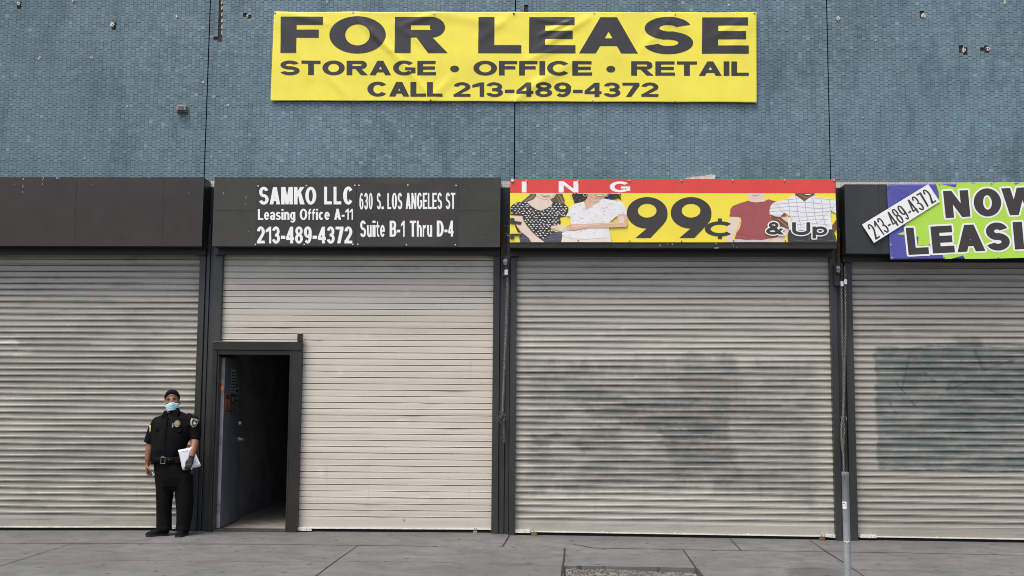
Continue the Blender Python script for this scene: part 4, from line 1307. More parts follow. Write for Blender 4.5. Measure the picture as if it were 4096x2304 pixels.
for k in range(8):
    x_ = 1380 + k * 170 - (60 if k > 4 else 0) * 0
    pts = [(x_ + 10 * math.sin(j * .9) + j * 12, 120 + j * 72) for j in range(11)]
    pts = [q for q in pts if inside(q, shirt)]
    pl += stroke(pts, 11)
for k in range(8):
    y_ = 185 + k * 88
    pts = [(1030 + j * 60, y_ + 20 * math.sin(j * .35 + k)) for j in range(24)]
    run = []
    for q in pts:
        if inside(q, shirt):
            run.append(q)
        else:
            pl += stroke(run, 9)
            run = []
    pl += stroke(run, 9)
flat('printed_figure', [
    (K['skin_brown'], [[(1545, 68), (1950, 68), (1930, 120), (1850, 160), (1770, 190), (1740, 240), (1700, 190), (1600, 150), (1550, 110)], [(1025, 500), (1130, 545), (1240, 555), (1310, 620), (1415, 690), (1410, 800), (1250, 740), (1120, 640), (1060, 580)], [(2400, 600), (2402, 800), (2360, 870), (2310, 850), (2290, 760), (2340, 690)]]),
    (K['skin_shade'], stroke([(1700, 110), (1740, 160), (1800, 150), (1870, 120)], 12) + stroke([(1180, 590), (1300, 680), (1390, 760)], 18) + stroke([(1640, 90), (1690, 120)], 10)),
    (K['charcoal'], [[(1420, 830), (1600, 838), (2130, 830), (2310, 815), (2370, 930), (2408, 1060), (2400, 1072), (1400, 1072), (1390, 930)]]),
    (K['denim_light'], stroke([(1820, 900), (1850, 1060)], 6) + stroke([(2300, 860), (2380, 1050)], 7) + stroke([(1440, 1030), (1780, 1055)], 5) + stroke([(1980, 1020), (2360, 1050)], 5)),
    (K['cloth_white'], [shirt]),
    (K['plaid'], pl),
    (K['cloth_shade'], stroke([(1320, 470), (1240, 430), (1180, 290)], 8) + stroke([(2280, 430), (2380, 280)], 8) + stroke([(1900, 720), (2080, 640), (2180, 490), (2280, 400)], 8) + stroke([(1440, 560), (1520, 640)], 7) + stroke([(2080, 580), (2120, 660), (2240, 780)], 7)),
    (K['cloth_white'], [[(1740, 88), (1878, 86), (1850, 106), (1770, 106)]]),
], SY - .006, sg, zB_)['label'] = 'printed man in a white checked shirt'
# prices
cy = lambda x, y, rx, ry, n=40: [(x + rx * math.cos(2 * math.pi * k / n), y + ry * math.sin(2 * math.pi * k / n)) for k in range(n)]
for dx in (0, 323):
    half = []
    for a0 in (0, 180):
        o_ = [(1083 + dx + 150 * math.cos(R(a0 + 180 * k / 20)), 352 + 116 * math.sin(R(a0 + 180 * k / 20))) for k in range(21)]
        i_ = [(1083 + dx + 69 * math.cos(R(a0 + 180 * k / 20)), 336 + 51 * math.sin(R(a0 + 180 * k / 20))) for k in range(21)]
        half.append(o_ + i_[::-1])
    half.append([(1233 + dx, 352), (1232 + dx, 380), (1222 + dx, 410), (1200 + dx, 440), (1107 + dx, 537), (997 + dx, 537), (1098 + dx, 452), (1150 + dx, 400)])
    pol = [[(P(*z5(*q), SY).x, P(*z5(*q), SY).z) for q in p] for p in half]
    sheet('lettering', pol, SY - .0022, M['ink_flat'], sg)
ccx, ccy = 1618, 470
cent = arc(ccx, ccy, 112, 56, 44, 25, 42, 318)
cent += [rect(ccx - 15, 393, ccx + 15, 432), rect(ccx - 15, 510, ccx + 15, 546)]
sheet('lettering', [[(P(*z5(*q), SY).x, P(*z5(*q), SY).z) for q in p] for p in cent], SY - .0022, M['ink_flat'], sg)
for p in ([(2, 562), (88, 562), (88, 615), (238, 635), (210, 688), (90, 672), (2, 670)], [(2, 870), (225, 865), (225, 900), (85, 915), (80, 975), (2, 975)]):
    sheet('lettering', [[(P(*zA(*q), SY).x, P(*zA(*q), SY).z) for q in p]], SY - .0105, M['ink_flat'], sg)
up = letters([('&', zbox(zB_, 945, 1315, 665, 920))], SY, .30, .22)
N1 = len(up)
up += letters([('U', zbox(zB_, 1480, 1855, 668, 928))], SY, .30, .25)
up += letters([('p', zbox(zB_, 1900, 2208, 755 - 66, 935))], SY, .30, .20)
for up in (up[:N1], up[N1:]):
    sheet('lettering_outline', fatten(up, .0135), SY - .0118, M['white_ink'], sg)
    sheet('lettering', up, SY - .0128, M['ink_flat'], sg)
for x_, y_ in [(92, 114), (195, 116), (574, 118), (952, 115), (1334, 113), (1711, 112), (2092, 112), (2457, 112), (575, 557), (955, 560), (1336, 561), (1718, 557), (2100, 558), (2471, 562)]:
    p = P(*z5(x_, y_), SY)
    b = MB()
    disc(b, p, .018 if x_ == 92 else .0075, SY - .016, SY - .0002, 12)
    b.build('screw', M['screw'] if y_ < 300 else M['brass'], sg)

# ------------------------------------------------------------------ purple and green leasing banner
z6 = zq(3250, 660, 2.957)
LY = BY - .014
lb = empty('leasing_banner', (P(3570, 1035, LY).x, LY, P(3570, 1035, LY).z), 'purple and lime green vinyl banner with outlined black leasing letters', 'banner')
M['purple'] = mat('purple_vinyl', (.085, .085, .36), .45, 0, .10, 5)
M['lime'] = mat('lime_vinyl', (.44, .72, .07), .45, 0, .05, 4)
zz_ = lambda pts: [(P(*z6(*q), LY).x, P(*z6(*q), LY).z) for q in pts]
XR = 4300
LC = [P(*z6(*q), LY) for q in ((878, 232), (915, 1120))]


def lease_y(x, z):
    a = P(*z6(895, 245), LY)
    h = .003 * noise.noise(Vector((x * 2, 1, z * 2)))
    dx, dz = x - a.x, z - a.z
    r_ = math.hypot(dx, dz)
    if dx > 0 and r_ < .35:
        h += .006 * math.sin(math.atan2(dz, dx) * 14) * math.exp(-r_ / .12) * min(1, r_ / .02)
    return LY - .004 - h


b = MB()
tlp, trp, brp, blp = [P(*z6(*q), LY) for q in ((878, 232), (XR, 190), (XR, 1075), (918, 1120))]
NX, NZ = 150, 50
for j in range(NZ + 1):
    for i in range(NX + 1):
        a, c_ = i / NX, j / NZ
        p = blp * ((1 - a) * (1 - c_)) + brp * (a * (1 - c_)) + trp * (a * c_) + tlp * ((1 - a) * c_)
        b.v.append((p.x, lease_y(p.x, p.z), p.z))
for j in range(NZ):
    for i in range(NX):
        k = j * (NX + 1) + i
        b.f.append((k, k + 1, k + NX + 2, k + NX + 1))
        b.m.append(0)
o = b.build('vinyl_sheet', M['purple'], lb, smooth=True)
sol = o.modifiers.new('solid', 'SOLIDIFY')
sol.thickness, sol.offset = .0012, -1
burst = [(1455, 215), (1695, 268), (1705, 215), (1860, 212), (1900, 232), (1945, 210), (2110, 208), (2140, 222), (2180, 207), (2370, 204), (2400, 236), (2480, 204), (XR - 300, 190), (XR - 420, 330), (XR - 300, 430), (XR - 420, 620), (XR - 250, 760), (XR - 420, 880), (XR - 380, 1075), (2500, 1098), (2040, 1110), (1800, 1112), (1780, 1070), (1640, 1110), (1555, 1112), (1540, 1065), (1380, 1068), (1395, 940), (1240, 955), (1255, 850), (1180, 840), (995, 820), (1075, 790), (1130, 740), (1085, 712), (1160, 640), (1300, 480), (1495, 440), (1490, 330)]
sheet('starburst', [zz_(burst)], 0, M['lime'], lb, .03, lease_y, .002)
spec = [('N', (1540, 310), (1835, 298), (1865, 610), (1572, 630)), ('O', (1893, 290), (2215, 275), (2240, 597), (1915, 612)), ('W', (2227, 278), (2700, 256), (2730, 578), (2262, 598)),
        ('L', (1100, 745), (1345, 735), (1377, 1052), (1135, 1064)), ('E', (1390, 730), (1645, 715), (1682, 1034), (1422, 1047)), ('A', (1680, 715), (2008, 700), (2042, 1016), (1712, 1032)),
        ('S', (2033, 692), (2308, 680), (2340, 1000), (2062, 1015)), ('I', (2362, 678), (2472, 672), (2502, 995), (2392, 1000)), ('N', (2530, 670), (2830, 655), (2860, 970), (2560, 990)), ('G', (2880, 652), (3200, 636), (3230, 950), (2912, 966))]
for part_ in (spec[:3], spec[3:]):
    now = letters([(c_, [z6(*q) for q in (tl, tr, br, bl)]) for c_, tl, tr, br, bl in part_], LY, .335, .25)
    sheet('lettering_outline', fatten(now, .021), 0, M['white_ink'], lb, .02, lease_y, .0035)
    sheet('lettering', now, 0, M['ink_flat'], lb, .02, lease_y, .0047)
for x_, y_ in [(898, 242), (940, 1098), (928, 943), (1558, 1097), (2193, 1094), (1500, 228), (2113, 222)]:
    p = P(*z6(x_, y_), LY)
    b = MB()
    yb_ = lease_y(p.x, p.z)
    disc(b, p, .010, yb_ - .006, yb_ + .003, 12, 0)
    disc(b, p, .005, yb_ - .008, yb_, 8, 1)
    b.build('grommet', [M['screw'], M['black_gap']], lb)
# tilted white phone strip
stp = empty('phone_strip', (P(*z6(722, 925), LY).x, LY, P(*z6(722, 925), LY).z), 'tilted white strip with a thin black phone number over the purple banner', 'sticker')
qs = [(580, 708), (1362, 230), (1500, 437), (722, 925)]
b = MB()
b.prism(ccw(zz_(qs)), LY - .018, LY - .0155)
b.build('strip', M['white_ink'], stp, bevel=.0006)
tq = [z6(*q) for q in ((630, 722), (1335, 283), (1460, 430), (742, 888))]
sheet('lettering', text_polys('213-489-4372', tq, LY, .105, .085, .075), LY - .0195, M['ink_flat'], stp)

# ------------------------------------------------------------------ doorway in the second shutter
ZD = base_z(DX0)
dr = empty('entrance_door', ((DX0 + DX1) / 2, 0, ZD), 'open steel door in a dark frame set into the shutter', 'door')
FX0 = (P(857, 1375).x + P(836, 2110).x) / 2
DT2 = P(1000, 1420).z
b = MB()
b.box(FX0, DX0, -.075, .13, ZD - .01, DOOR_T - .0)
b.build('door_frame', M['frame_metal'], dr, bevel=.004)
b = MB()
b.box(DX1, DOOR_R, -.075, .13, ZD - .01, DOOR_T)
b.box(DX1 + .012, DX1 + .02, -.079, -.0745, ZD, DT2)
b.build('door_frame', M['frame_metal'], dr, bevel=.004)
b = MB()
b.box(FX0 + .002, DOOR_R - .002, -.085, .13, DT2 + .055, DOOR_T + .02)
b.box(DX0 + .001, DX1 - .001, -.070, .13, DT2, DT2 + .054)
b.build('lintel', M['frame_metal'], dr, bevel=.004)
p0, p1 = P(1190, 1334, -.08), P(1217, 1376, -.08)
b = MB()
b.box(p0.x, DOOR_R + .004, -.088, -.02, DOOR_T + .021, p0.z)
b.build('frame_stub', M['black_metal'], dr, bevel=.003)
b = MB()
b.box(DX0 + .001, DX1 - .001, -.05, .12, ZD - .01, ZD + .022)
b.build('threshold', mat('worn_threshold', (.05, .048, .044), .6, .3, .4, 20), dr, bevel=.004)
# leaf, swung inwards by a little more than a right angle
HX, HY = P(902, 1421, .075).x, .075
LW, LH, LT = .88, DT2 - ZD - .03, .045
ANG = R(92)
M['door_paint'] = mat('blue_grey_door_paint', (.165, .180, .195), .40, 0, .2, 3, .04, 20)
M['door_edge'] = mat('door_edge_paint', (.34, .345, .35), .5, 0, .2, 6)
rot = Matrix.Rotation(ANG, 3, 'Z')


def leaf_pt(u, w, z):
    """u along the leaf from the hinge, w out of its street-side face, z up"""
    q = rot @ Vector((u, -w, 0))
    return Vector((HX + q.x, HY + q.y, z))


def leaf_box(b, u0, u1, w0, w1, z0, z1, mi=0):
    i = len(b.v)
    b.v += [tuple(leaf_pt(u, w, z)) for z in (z0, z1) for (u, w) in ((u0, w1), (u1, w1), (u1, w0), (u0, w0))]
    for q in ((0, 3, 2, 1), (4, 5, 6, 7), (0, 1, 5, 4), (1, 2, 6, 5), (2, 3, 7, 6), (3, 0, 4, 7)):
        b.f.append(tuple(i + k for k in q))
        b.m.append(mi)


b = MB()
leaf_box(b, .0, LW, -LT, 0, ZD + .026, ZD + LH)
leaf = b.build('door_leaf', M['door_paint'], dr, bevel=.002)
b = MB()
leaf_box(b, -.004, -.0002, -LT + .001, -.001, ZD + .028, ZD + LH - .002)
b.build('leaf_edge', M['door_edge'], leaf)
for v_ in (1500, 1760, 2030):
    zc_ = P(870, v_, .08).z
    b = MB()
    leaf_box(b, -.0075, -.0042, -LT - .004, -.002, zc_ - .055, zc_ + .055)
    q = leaf_pt(-.008, -.048, zc_)
    b.tube([(q.x, q.y, zc_ - .055), (q.x, q.y, zc_ + .055)], .007, 8)
    b.build('hinge', mat('bare_hinge', (.30, .30, .28), .45, .4, .2, 20), leaf)
m_or = mat('orange_sticker', (.85, .16, .03), .5)
zc_ = P(888, 1551, .08).z
b = MB()
leaf_box(b, -.0062, -.0043, -LT + .006, -.004, zc_ - .052, zc_ + .052, 0)
leaf_box(b, -.0074, -.0063, -LT + .013, -.013, zc_ - .03, zc_ + .025, 1)
b.build('edge_sticker', [m_or, mat('pale_orange', (.9, .55, .3), .5)], leaf)
m_pap, m_line = mat('faded_notice', (.45, .45, .44), .6, 0, .2, 30), mat('notice_print', (.05, .05, .05), .7)


def notice(u0, u1, v0, v1, mats, lines, name='notice'):
    zb0, zb1 = P(910, v1, .35).z, P(910, v0, .35).z
    b = MB()
    leaf_box(b, u0, u1, .0004, .0016, zb0, zb1, 0)
    for (a, c_, d, e, mi) in lines:
        leaf_box(b, u0 + (u1 - u0) * a, u0 + (u1 - u0) * c_, .0018, .0026, zb0 + (zb1 - zb0) * d, zb0 + (zb1 - zb0) * e, mi)
    b.build(name, mats, leaf)


stripe = lambda n_, a=.08, c_=.92: [(a, c_ - rnd.uniform(0, .25), .05 + .9 * k / n_, .05 + .9 * k / n_ + .45 / n_, 1) for k in range(n_)]
notice(.30, .54, 1476, 1568, [m_pap, m_line], stripe(7))
notice(.52, .70, 1522, 1612, [mat('second_notice', (.30, .30, .295), .6), m_line], stripe(4))
notice(.06, .27, 1574, 1650, [mat('rust_orange_notice', (.62, .13, .04), .6, 0, .2, 20), m_line, mat('amber_print', (.5, .22, .06), .6)], [(.1, .9, .05, .13, 1), (.1, .9, .2, .24, 1), (.25, .7, .3, .38, 1), (.35, .65, .42, .5, 1), (.1, .9, .7, .92, 1), (.1, .9, .94, .99, 2)])
notice(.31, .52, 1576, 1656, [mat('dark_notice', (.03, .032, .04), .5), mat('pale_symbol', (.35, .36, .38), .5), mat('olive_block', (.17, .15, .06), .6)], [(.3, .7, .62, .88, 1), (.1, .9, .2, .52, 2), (.35, .65, .04, .12, 1)])
for v_, r_ in ((1693, .017),):
    zc_ = P(949, v_, .75).z
    b = MB()
    q0, q1 = leaf_pt(.80, .0, zc_), leaf_pt(.80, .022, zc_)
    b.tube([q0, q1], [r_ * 1.5, r_], 12)
    b.build('deadbolt', M['screw'], leaf, smooth=False)
zc_ = P(949, 1757, .75).z
b = MB()
b.tube([leaf_pt(.80, 0, zc_), leaf_pt(.80, .012, zc_)], .028, 12)
b.tube([leaf_pt(.80, .012, zc_), leaf_pt(.80, .05, zc_), leaf_pt(.775, .06, zc_ - .003), leaf_pt(.69, .062, zc_ - .006)], .010, 8)
b.build('handle', M['screw'], leaf)

# corridor behind the door
b = MB()
b.box(DX0 - .08, DX1 + .75, .12, 7.0, ZD - .06, ZD + .012)
o = b.build('corridor_floor', mat('brown_floor', (.27, .24, .21), .75, 0, .25, 5))
struct(o)
m_in = mat('dark_corridor_paint', (.30, .30, .30), .7, 0, .3, 2)
cw = empty('corridor', ((DX0 + DX1) / 2, 3.5, ZD), 'dark corridor walls and ceiling inside the open doorway', 'corridor')
b = MB()
b.box(DX0 - .16, DX0 - .08, .135, 7.0, ZD, DT2 + .5)
b.box(DX1 + .75, DX1 + .83, .135, 7.0, ZD, DT2 + .5)
b.box(DX0 - .16, DX1 + .83, 7.0, 7.1, ZD, DT2 + .5)
b.box(DX1 + .065, DX1 + .75, .112, .13, ZD - .05, DT2 + .5)
b.build('corridor_wall', m_in, cw)
b = MB()
b.box(DX0 - .16, DX1 + .83, .135, 7.1, DT2 + .502, DT2 + .6)
b.build('ceiling', m_in, cw)
b = MB()
b.box(DX0 + .45, DX0 + .95, 6.93, 6.998, ZD, ZD + 2.0)
b.box(DX0 + .9, DX0 + 1.05, 3.0, 3.3, ZD + 1.55, ZD + 1.62)
b.build('inner_door', mat('dim_inner_door', (.05, .048, .045), .5), cw)

# ------------------------------------------------------------------ slide bolts, padlocks
for par, u, v, w_, tilt in ((RS2, 1216, 2116, 62, -.03), (RS3, 2090, 2125, 62, 0), (RS3, 3318, 2143, 58, -.10), (RS4, 3472, 2145, 62, 0), (RS1, 697, 2109, 26, 0)):
    p = P(u, v, -.01)
    b = MB()
    a = w_ / 338 / 2
    dz = a * tilt
    i = len(b.v)
    b.prism([(p.x - a, p.z - .018 - dz), (p.x + a, p.z - .018 + dz), (p.x + a, p.z + .018 + dz), (p.x - a, p.z + .018 - dz)], -.03, .004)
    disc(b, p + Vector((a * .35, 0, 0)), .006, -.034, -.029, 8, 1)
    disc(b, p + Vector((a * .7, 0, 0)), .005, -.034, -.029, 8, 1)
    b.build('slide_bolt', [M['white_bar'], M['steel']], par, bevel=.003)
for par, cols in ((RS1, [(163, 2108), (423, 2108)]), (RS2, [(1466, 2113)]), (RS3, [(2411, 2126), (2700, 2131), (2992, 2135)]), (RS4, [(3748, 2149), (3999, 2154)])):
    for (u, v) in cols:
        b = MB()
        disc(b, P(u, v, SH_Y - .006), .008, SH_Y - .012, SH_Y - .004, 10)
        b.build('bar_screw', M['white_bar'], par)


def padlock(u, v, m, lab, ang, size=1.0):
    p = P(u, v, -.05)
    t_ = empty('padlock', (p.x, -.05, p.z), lab, 'padlock', 'padlocks on the shutter bolts')
    rt = Matrix.Rotation(ang, 3, 'Y')
    L = lambda x, y, z: p + rt @ (Vector((x, y, z)) * size)
    b = MB()
    ring = []
    for yy_, s_ in ((-.013, .92), (-.010, 1), (.010, 1), (.013, .92)):
        ring.append([L(.024 * s_ * sx, yy_, .021 * s_ * sz - .012) for sx, sz in ((-1, -.75), (-.75, -1), (.75, -1), (1, -.75), (1, .75), (.75, 1), (-.75, 1), (-1, .75))])
    b.rings(ring)
    b.build('body', m, t_)
    b = MB()
    b.tube([L(-.014, 0, .006), L(-.014, 0, .03), L(-.009, 0, .04), (L(0, 0, .044)), L(.009, 0, .04), L(.014, 0, .03), L(.014, 0, .006)], .0042, 8)
    b.build('shackle', M['steel'], t_, smooth=True)


padlock(2133, 2133, M['brass'], 'brass padlock on the white bolt at the blotchy shutter\'s left foot', R(-35), 1.25)
padlock(3290, 2151, mat('rusted_brass', (.16, .09, .04), .7, .3, .4, 40), 'rusty brown padlock on the bolt left of the stub pole', R(20), 1.2)
padlock(1901, 2127, M['steel'], 'steel padlock at the foot of the clean flat-slatted shutter', R(4), 1.0)

# ------------------------------------------------------------------ chain hoists
def link(b, c, d, side, L=.030, Wd=.017, r=.0032, mi=0):
    d = d.normalized()
    pts = []
    for k in range(10):
        a = 2 * math.pi * k / 10
        pts.append(c + d * (math.cos(a) * (L / 2) * (1.0 if abs(math.cos(a)) > .5 else 1.0)) + side * (math.sin(a) * Wd / 2))
    b.tube(pts, r, 5, mi, closed=True)


def chain(b, path, step=.0235, r=.0034):
    pts = [Vector(p) for p in path]
    segs = [(pts[k + 1] - pts[k]).length for k in range(len(pts) - 1)]
    tot, s, i = sum(segs), 0.0, 0
    while s < tot:
        q, k = s, 0
        while k < len(segs) - 1 and q > segs[k]:
            q -= segs[k]
            k += 1
        c = pts[k].lerp(pts[k + 1], min(1, q / segs[k]))
        d = pts[k + 1] - pts[k]
        a = Vector((1, 0, 0)) if i % 2 else Vector((.25, 1, 0)).normalized()
        a = (a + Vector((rnd.uniform(-.3, .3), rnd.uniform(-.3, .3), 0))).normalized()
        link(b, c, d, a, .034, .021, r)
        s += step
        i += 1


def hoist(lab, rc0, rc1, bx, strands, tangle, cy_):
    """rc0/rc1 roller chain ends, bx bracket pixel box, strands pixel paths of the hand chain"""
    p = P((bx[0] + bx[1]) / 2, bx[3], -.09)
    t_ = empty('chain_hoist', (p.x, -.05, p.z), lab, 'chain hoist', 'chain hoists beside the shutters')
    b = MB()
    a, c_ = P(*rc0, -.10), P(*rc1, -.10)
    nn = int((a - c_).length / .02)
    for k in range(nn):
        q = a.lerp(c_, k / nn)
        b.box(q.x - .012, q.x + .012, q.y - .006, q.y + .006, q.z - .0075, q.z + .0075, 0)
        b.box(q.x - .016, q.x - .0125, q.y - .008, q.y + .008, q.z - .011, q.z + .011, 0)
        b.box(q.x + .0125, q.x + .016, q.y - .008, q.y + .008, q.z - .011, q.z + .011, 0)
    b.build('roller_chain', M['rust'], t_)
    q0, q1 = P(bx[0], bx[3], -.07), P(bx[1], bx[2], -.07)
    b = MB()
    b.box(q0.x, q1.x, -.075, -.057, q0.z, q1.z, 0)
    b.box(q0.x, q0.x + .006, -.125, -.0755, q0.z + .02, q1.z, 0)
    b.box(q1.x - .006, q1.x, -.125, -.0755, q0.z + .05, q1.z - .01, 0)
    b.box(q0.x + .004, q1.x - .004, -.118, -.0755, q0.z - .006, q0.z + .006, 0)
    disc(b, Vector((q0.x + .012, 0, q0.z + .03)), .008, -.083, -.0745, 8, 1)
    disc(b, Vector((q1.x - .012, 0, q0.z + .03)), .008, -.083, -.0745, 8, 1)
    b.build('bracket', [M['dark_metal'], M['steel']], t_, bevel=.002)
    b = MB()
    xm, zm = (q0.x + q1.x) / 2, q1.z - .06
    for k in range(14):
        a0 = 2 * math.pi * k / 14
        b.tube([(xm - .02, -.10 + .034 * math.cos(a0), zm + .034 * math.sin(a0)), (xm + .02, -.10 + .034 * math.cos(a0), zm + .034 * math.sin(a0))], .006, 6)
    b.tube([(xm - .022, -.10, zm), (xm + .022, -.10, zm)], .032, 14)
    b.build('sprocket', M['steel'], t_)
    for k, s_ in enumerate(strands):
        b = MB()
        chain(b, [P(u, v, cy_) for u, v in s_])
        b.build('hand_chain', M['chain'], t_)
    return t_


h1 = hoist('chain hoist whose single hanging chain ends in a dusty tangle', (2010, 894), (2010, 1066), (2008, 2036, 1030, 1106),
           [[(2025, 1030), (2026, 1106), (2027, 1130), (2023, 1300), (2016, 1500), (2013, 1600), (2012, 1650)], [(2030, 1100), (2031, 1150), (2027, 1300), (2020, 1450), (2014, 1560), (2010, 1640), (2016, 1700), (2018, 1768)]], True, -.10)
q = P(2025, 1090, -.11)
b = MB()
b.box(q.x - .02, q.x + .02, -.135, -.1255, q.z - .03, q.z + .03)
b.build('chain_keeper', M['screw'], h1, bevel=.003)
b = MB()
c_ = P(2011, 1672, -.10)
for k in range(46):
    d = Vector((rnd.gauss(0, 1), rnd.gauss(0, .6), rnd.gauss(0, 1))).normalized()
    sd = d.cross(Vector((rnd.gauss(0, 1), 1, rnd.gauss(0, 1)))).normalized()
    link(b, c_ + Vector((rnd.gauss(0, .018), rnd.gauss(0, .012), rnd.gauss(0, .032))), d, sd, .036, .02, .0035)
for k in range(26):
    a = c_ + Vector((rnd.gauss(0, .02), -.01, rnd.gauss(0, .035)))
    e = a + Vector((rnd.gauss(0, .04), rnd.gauss(0, .01), rnd.gauss(0, .04)))
    b.tube([a, (a + e) / 2 + Vector((rnd.gauss(0, .012), 0, rnd.gauss(0, .012))), e], .0012, 4, 1)
b.build('chain_tangle', [mat('dusty_chain', (.10, .09, .085), .9, .2, .4, 30), mat('dusty_thread', (.12, .10, .11), .95)], h1)
h2 = hoist('chain hoist with two chains hanging down behind the stub pole', (3354, 915), (3354, 1100), (3335, 3362, 1058, 1142),
           [[(3366, 1145), (3368, 1300), (3373, 1480), (3374, 1580), (3371, 1668), (3366, 1720), (3369, 1790), (3374, 1830), (3376, 1940), (3381, 2000)],
            [(3379, 1072), (3381, 1150), (3383, 1300), (3380, 1450), (3377, 1560), (3374, 1660), (3378, 1720), (3372, 1780), (3375, 1840), (3378, 1940), (3381, 2000)],
            [(3366, 1690), (3365, 1760), (3370, 1800), (3376, 1770)]], False, -.10)
for (u, v) in ((3367, 1136), (3381, 1128)):
    q = P(u, v, -.11)
    b = MB()
    b.box(q.x - .017, q.x + .017, -.128, -.118, q.z - .028, q.z + .028)
    b.build('chain_keeper', M['screw'], h2, bevel=.003)
b = MB()
for sx in (-1, 1):
    p = P(3371 + sx * 9, 1668, -.06)
    b.tube([(p.x, -.057, p.z), (p.x, -.115, p.z), (p.x, -.12, p.z - .035)], .004, 6)
b.build('chain_hook', M['steel'], h2)
# bolt heads by the first hoist
b = MB()
for u, v in ((2021, 912), (2023, 935), (2032, 942), (2020, 977)):
    disc(b, P(u, v, -.014), .010, -.026, -.0125, 10)
b.build('bolt_head', M['steel'], h1)
# stop brackets at the top corners of the guides
for par, u, v, w_ in ((RS1, 806, 1017, .06), (RS2, 888, 1016, .075), (RS2, 1972, 1018, .085), (RS3, 2062, 1023, .07), (RS3, 3316, 1022, .06)):
    p = P(u, v, -.06)
    b = MB()
    b.box(p.x - w_, p.x + w_ * .6, -.075, -.0565, p.z - .022, p.z + .016)
    b.build('stop_bracket', M['black_metal'], par, bevel=.002)

# ------------------------------------------------------------------ stub pole
PYL = -3.5
pt, pb = P(3381, 1888, PYL), P(3391, 2304, PYL)
dv = (pb - pt).normalized()
zg = ground_z(pt.x, PYL)
bot = pt + dv * ((zg - .05 - pt.z) / dv.z)
pole = empty('stub_pole', (bot.x, PYL, zg), 'short galvanised sign pole without a sign on the pavement', 'pole')
M['galv'] = bpy.data.materials.new('scratched_galvanised_steel')
M['galv'].use_nodes = True
n = Nodes(M['galv'])
v, x, y, z = n.pos()
c = n.mix(n.noise(v, 22, 5), (.26, .265, .27), (.46, .47, .48))
c = n.mix(n.step(n.noise(n.comb(n.math('MULTIPLY', x, 40), n.math('MULTIPLY', y, 40), n.math('MULTIPLY', z, 7)), 1.2, 4), .60, .70, 0, .8), c, (.10, .10, .098))
teal = n.math('MULTIPLY', n.step(n.noise(n.comb(n.math('MULTIPLY', x, 120), n.math('MULTIPLY', y, 60), n.math('MULTIPLY', z, 18)), 1.0, 3), .60, .66), n.step(z, .42, .50, 1, 0))
teal = n.math('MULTIPLY', teal, n.step(x, pt.x - .005, pt.x + .004, 1, 0))
c = n.mix(teal, c, (.16, .40, .38))
n.put(c, n.b.inputs['Base Color'])
n.b.inputs['Metallic'].default_value = .35
n.b.inputs['Roughness'].default_value = .45
n.bump(n.noise(v, 60, 3), .1, .004)
b = MB()
PR = .0295
b.tube([bot, pt.lerp(bot, .5), pt.lerp(bot, .03), pt.lerp(bot, .029), pt], [PR, PR, PR, PR * 1.04, PR * 1.04], 28, 0, caps=False)
b.tube([pt, pt + dv * .25], [PR * .88, PR * .88], 28, 0, caps=False)
rr = [[pt + Vector((math.cos(2 * math.pi * k / 28) * q_, math.sin(2 * math.pi * k / 28) * q_, 0)) for k in range(28)] for q_ in (PR * .88, PR * 1.04)]
b.rings(rr, False)
b.build('tube', M['galv'], pole, smooth=True)
# weld scar and dent
b = MB()
q = P(3379, 2168, PYL - PR)
for k in range(9):
    a0 = R(215 + k * 9)
    b.ball((bot.lerp(pt, .5).x + PR * math.cos(a0) * 1.0, PYL + PR * math.sin(a0), q.z + .004 * math.sin(k)), .006, .006, .005, 7)
b.build('weld_scar', M['screw'], pole)
# sticker wrapped on the pole
zs0, zs1 = P(3377, 2035, PYL - PR).z, P(3377, 2007, PYL - PR).z


def wrap_patch(b, a0, a1, z0, z1, r, mi=0, n=8):
    cx = pt.x + (bot.x - pt.x) * ((pt.z - (z0 + z1) / 2) / (pt.z - bot.z))
    for k in range(n):
        t0, t1 = R(a0 + (a1 - a0) * k / n), R(a0 + (a1 - a0) * (k + 1) / n)
        b.face([(cx + r * math.cos(t0), PYL + r * math.sin(t0), z0), (cx + r * math.cos(t1), PYL + r * math.sin(t1), z0), (cx + r * math.cos(t1), PYL + r * math.sin(t1), z1), (cx + r * math.cos(t0), PYL + r * math.sin(t0), z1)], mi)


b = MB()
wrap_patch(b, 178, 262, zs0, zs1, PR + .0010, 0)
h_ = zs1 - zs0
for (a0, a1, c0_, c1_) in ((200, 246, .70, .76), (196, 246, .34, .40), (240, 246, .40, .70), (198, 204, .40, .70), (208, 213, .76, .86), (226, 231, .76, .86)):
    wrap_patch(b, a0, a1, zs0 + h_ * c0_, zs0 + h_ * c1_, PR + .0018, 1, 4)
b.build('sticker', [M['white_ink'], M['black_gap']], pole)

# ------------------------------------------------------------------ the security guard
g0 = G(500 + 400 / 2.07, 1500 + 1338 / 2.07)
GY = g0.y + .10                                   # plane through the middle of the body
KPX = (DIST + GY) / F_PX / 2.07                     # metres per measured pixel there


def gp(u, v, dy=0.0):
    """measured pixel of the guard -> point, dy metres behind (+) or in front (-) of the body's middle plane"""
    p = P(500 + u / 2.07, 1500 + v / 2.07, GY)
    return Vector((p.x, GY + dy, p.z))


def limb(b, path, n=14):
    """path = (u, v, dy, half width in measured pixels, half depth in metres)"""
    b.tube([gp(u, v, dy) for u, v, dy, _, _ in path], [(r * KPX, d) for _, _, _, r, d in path], n)


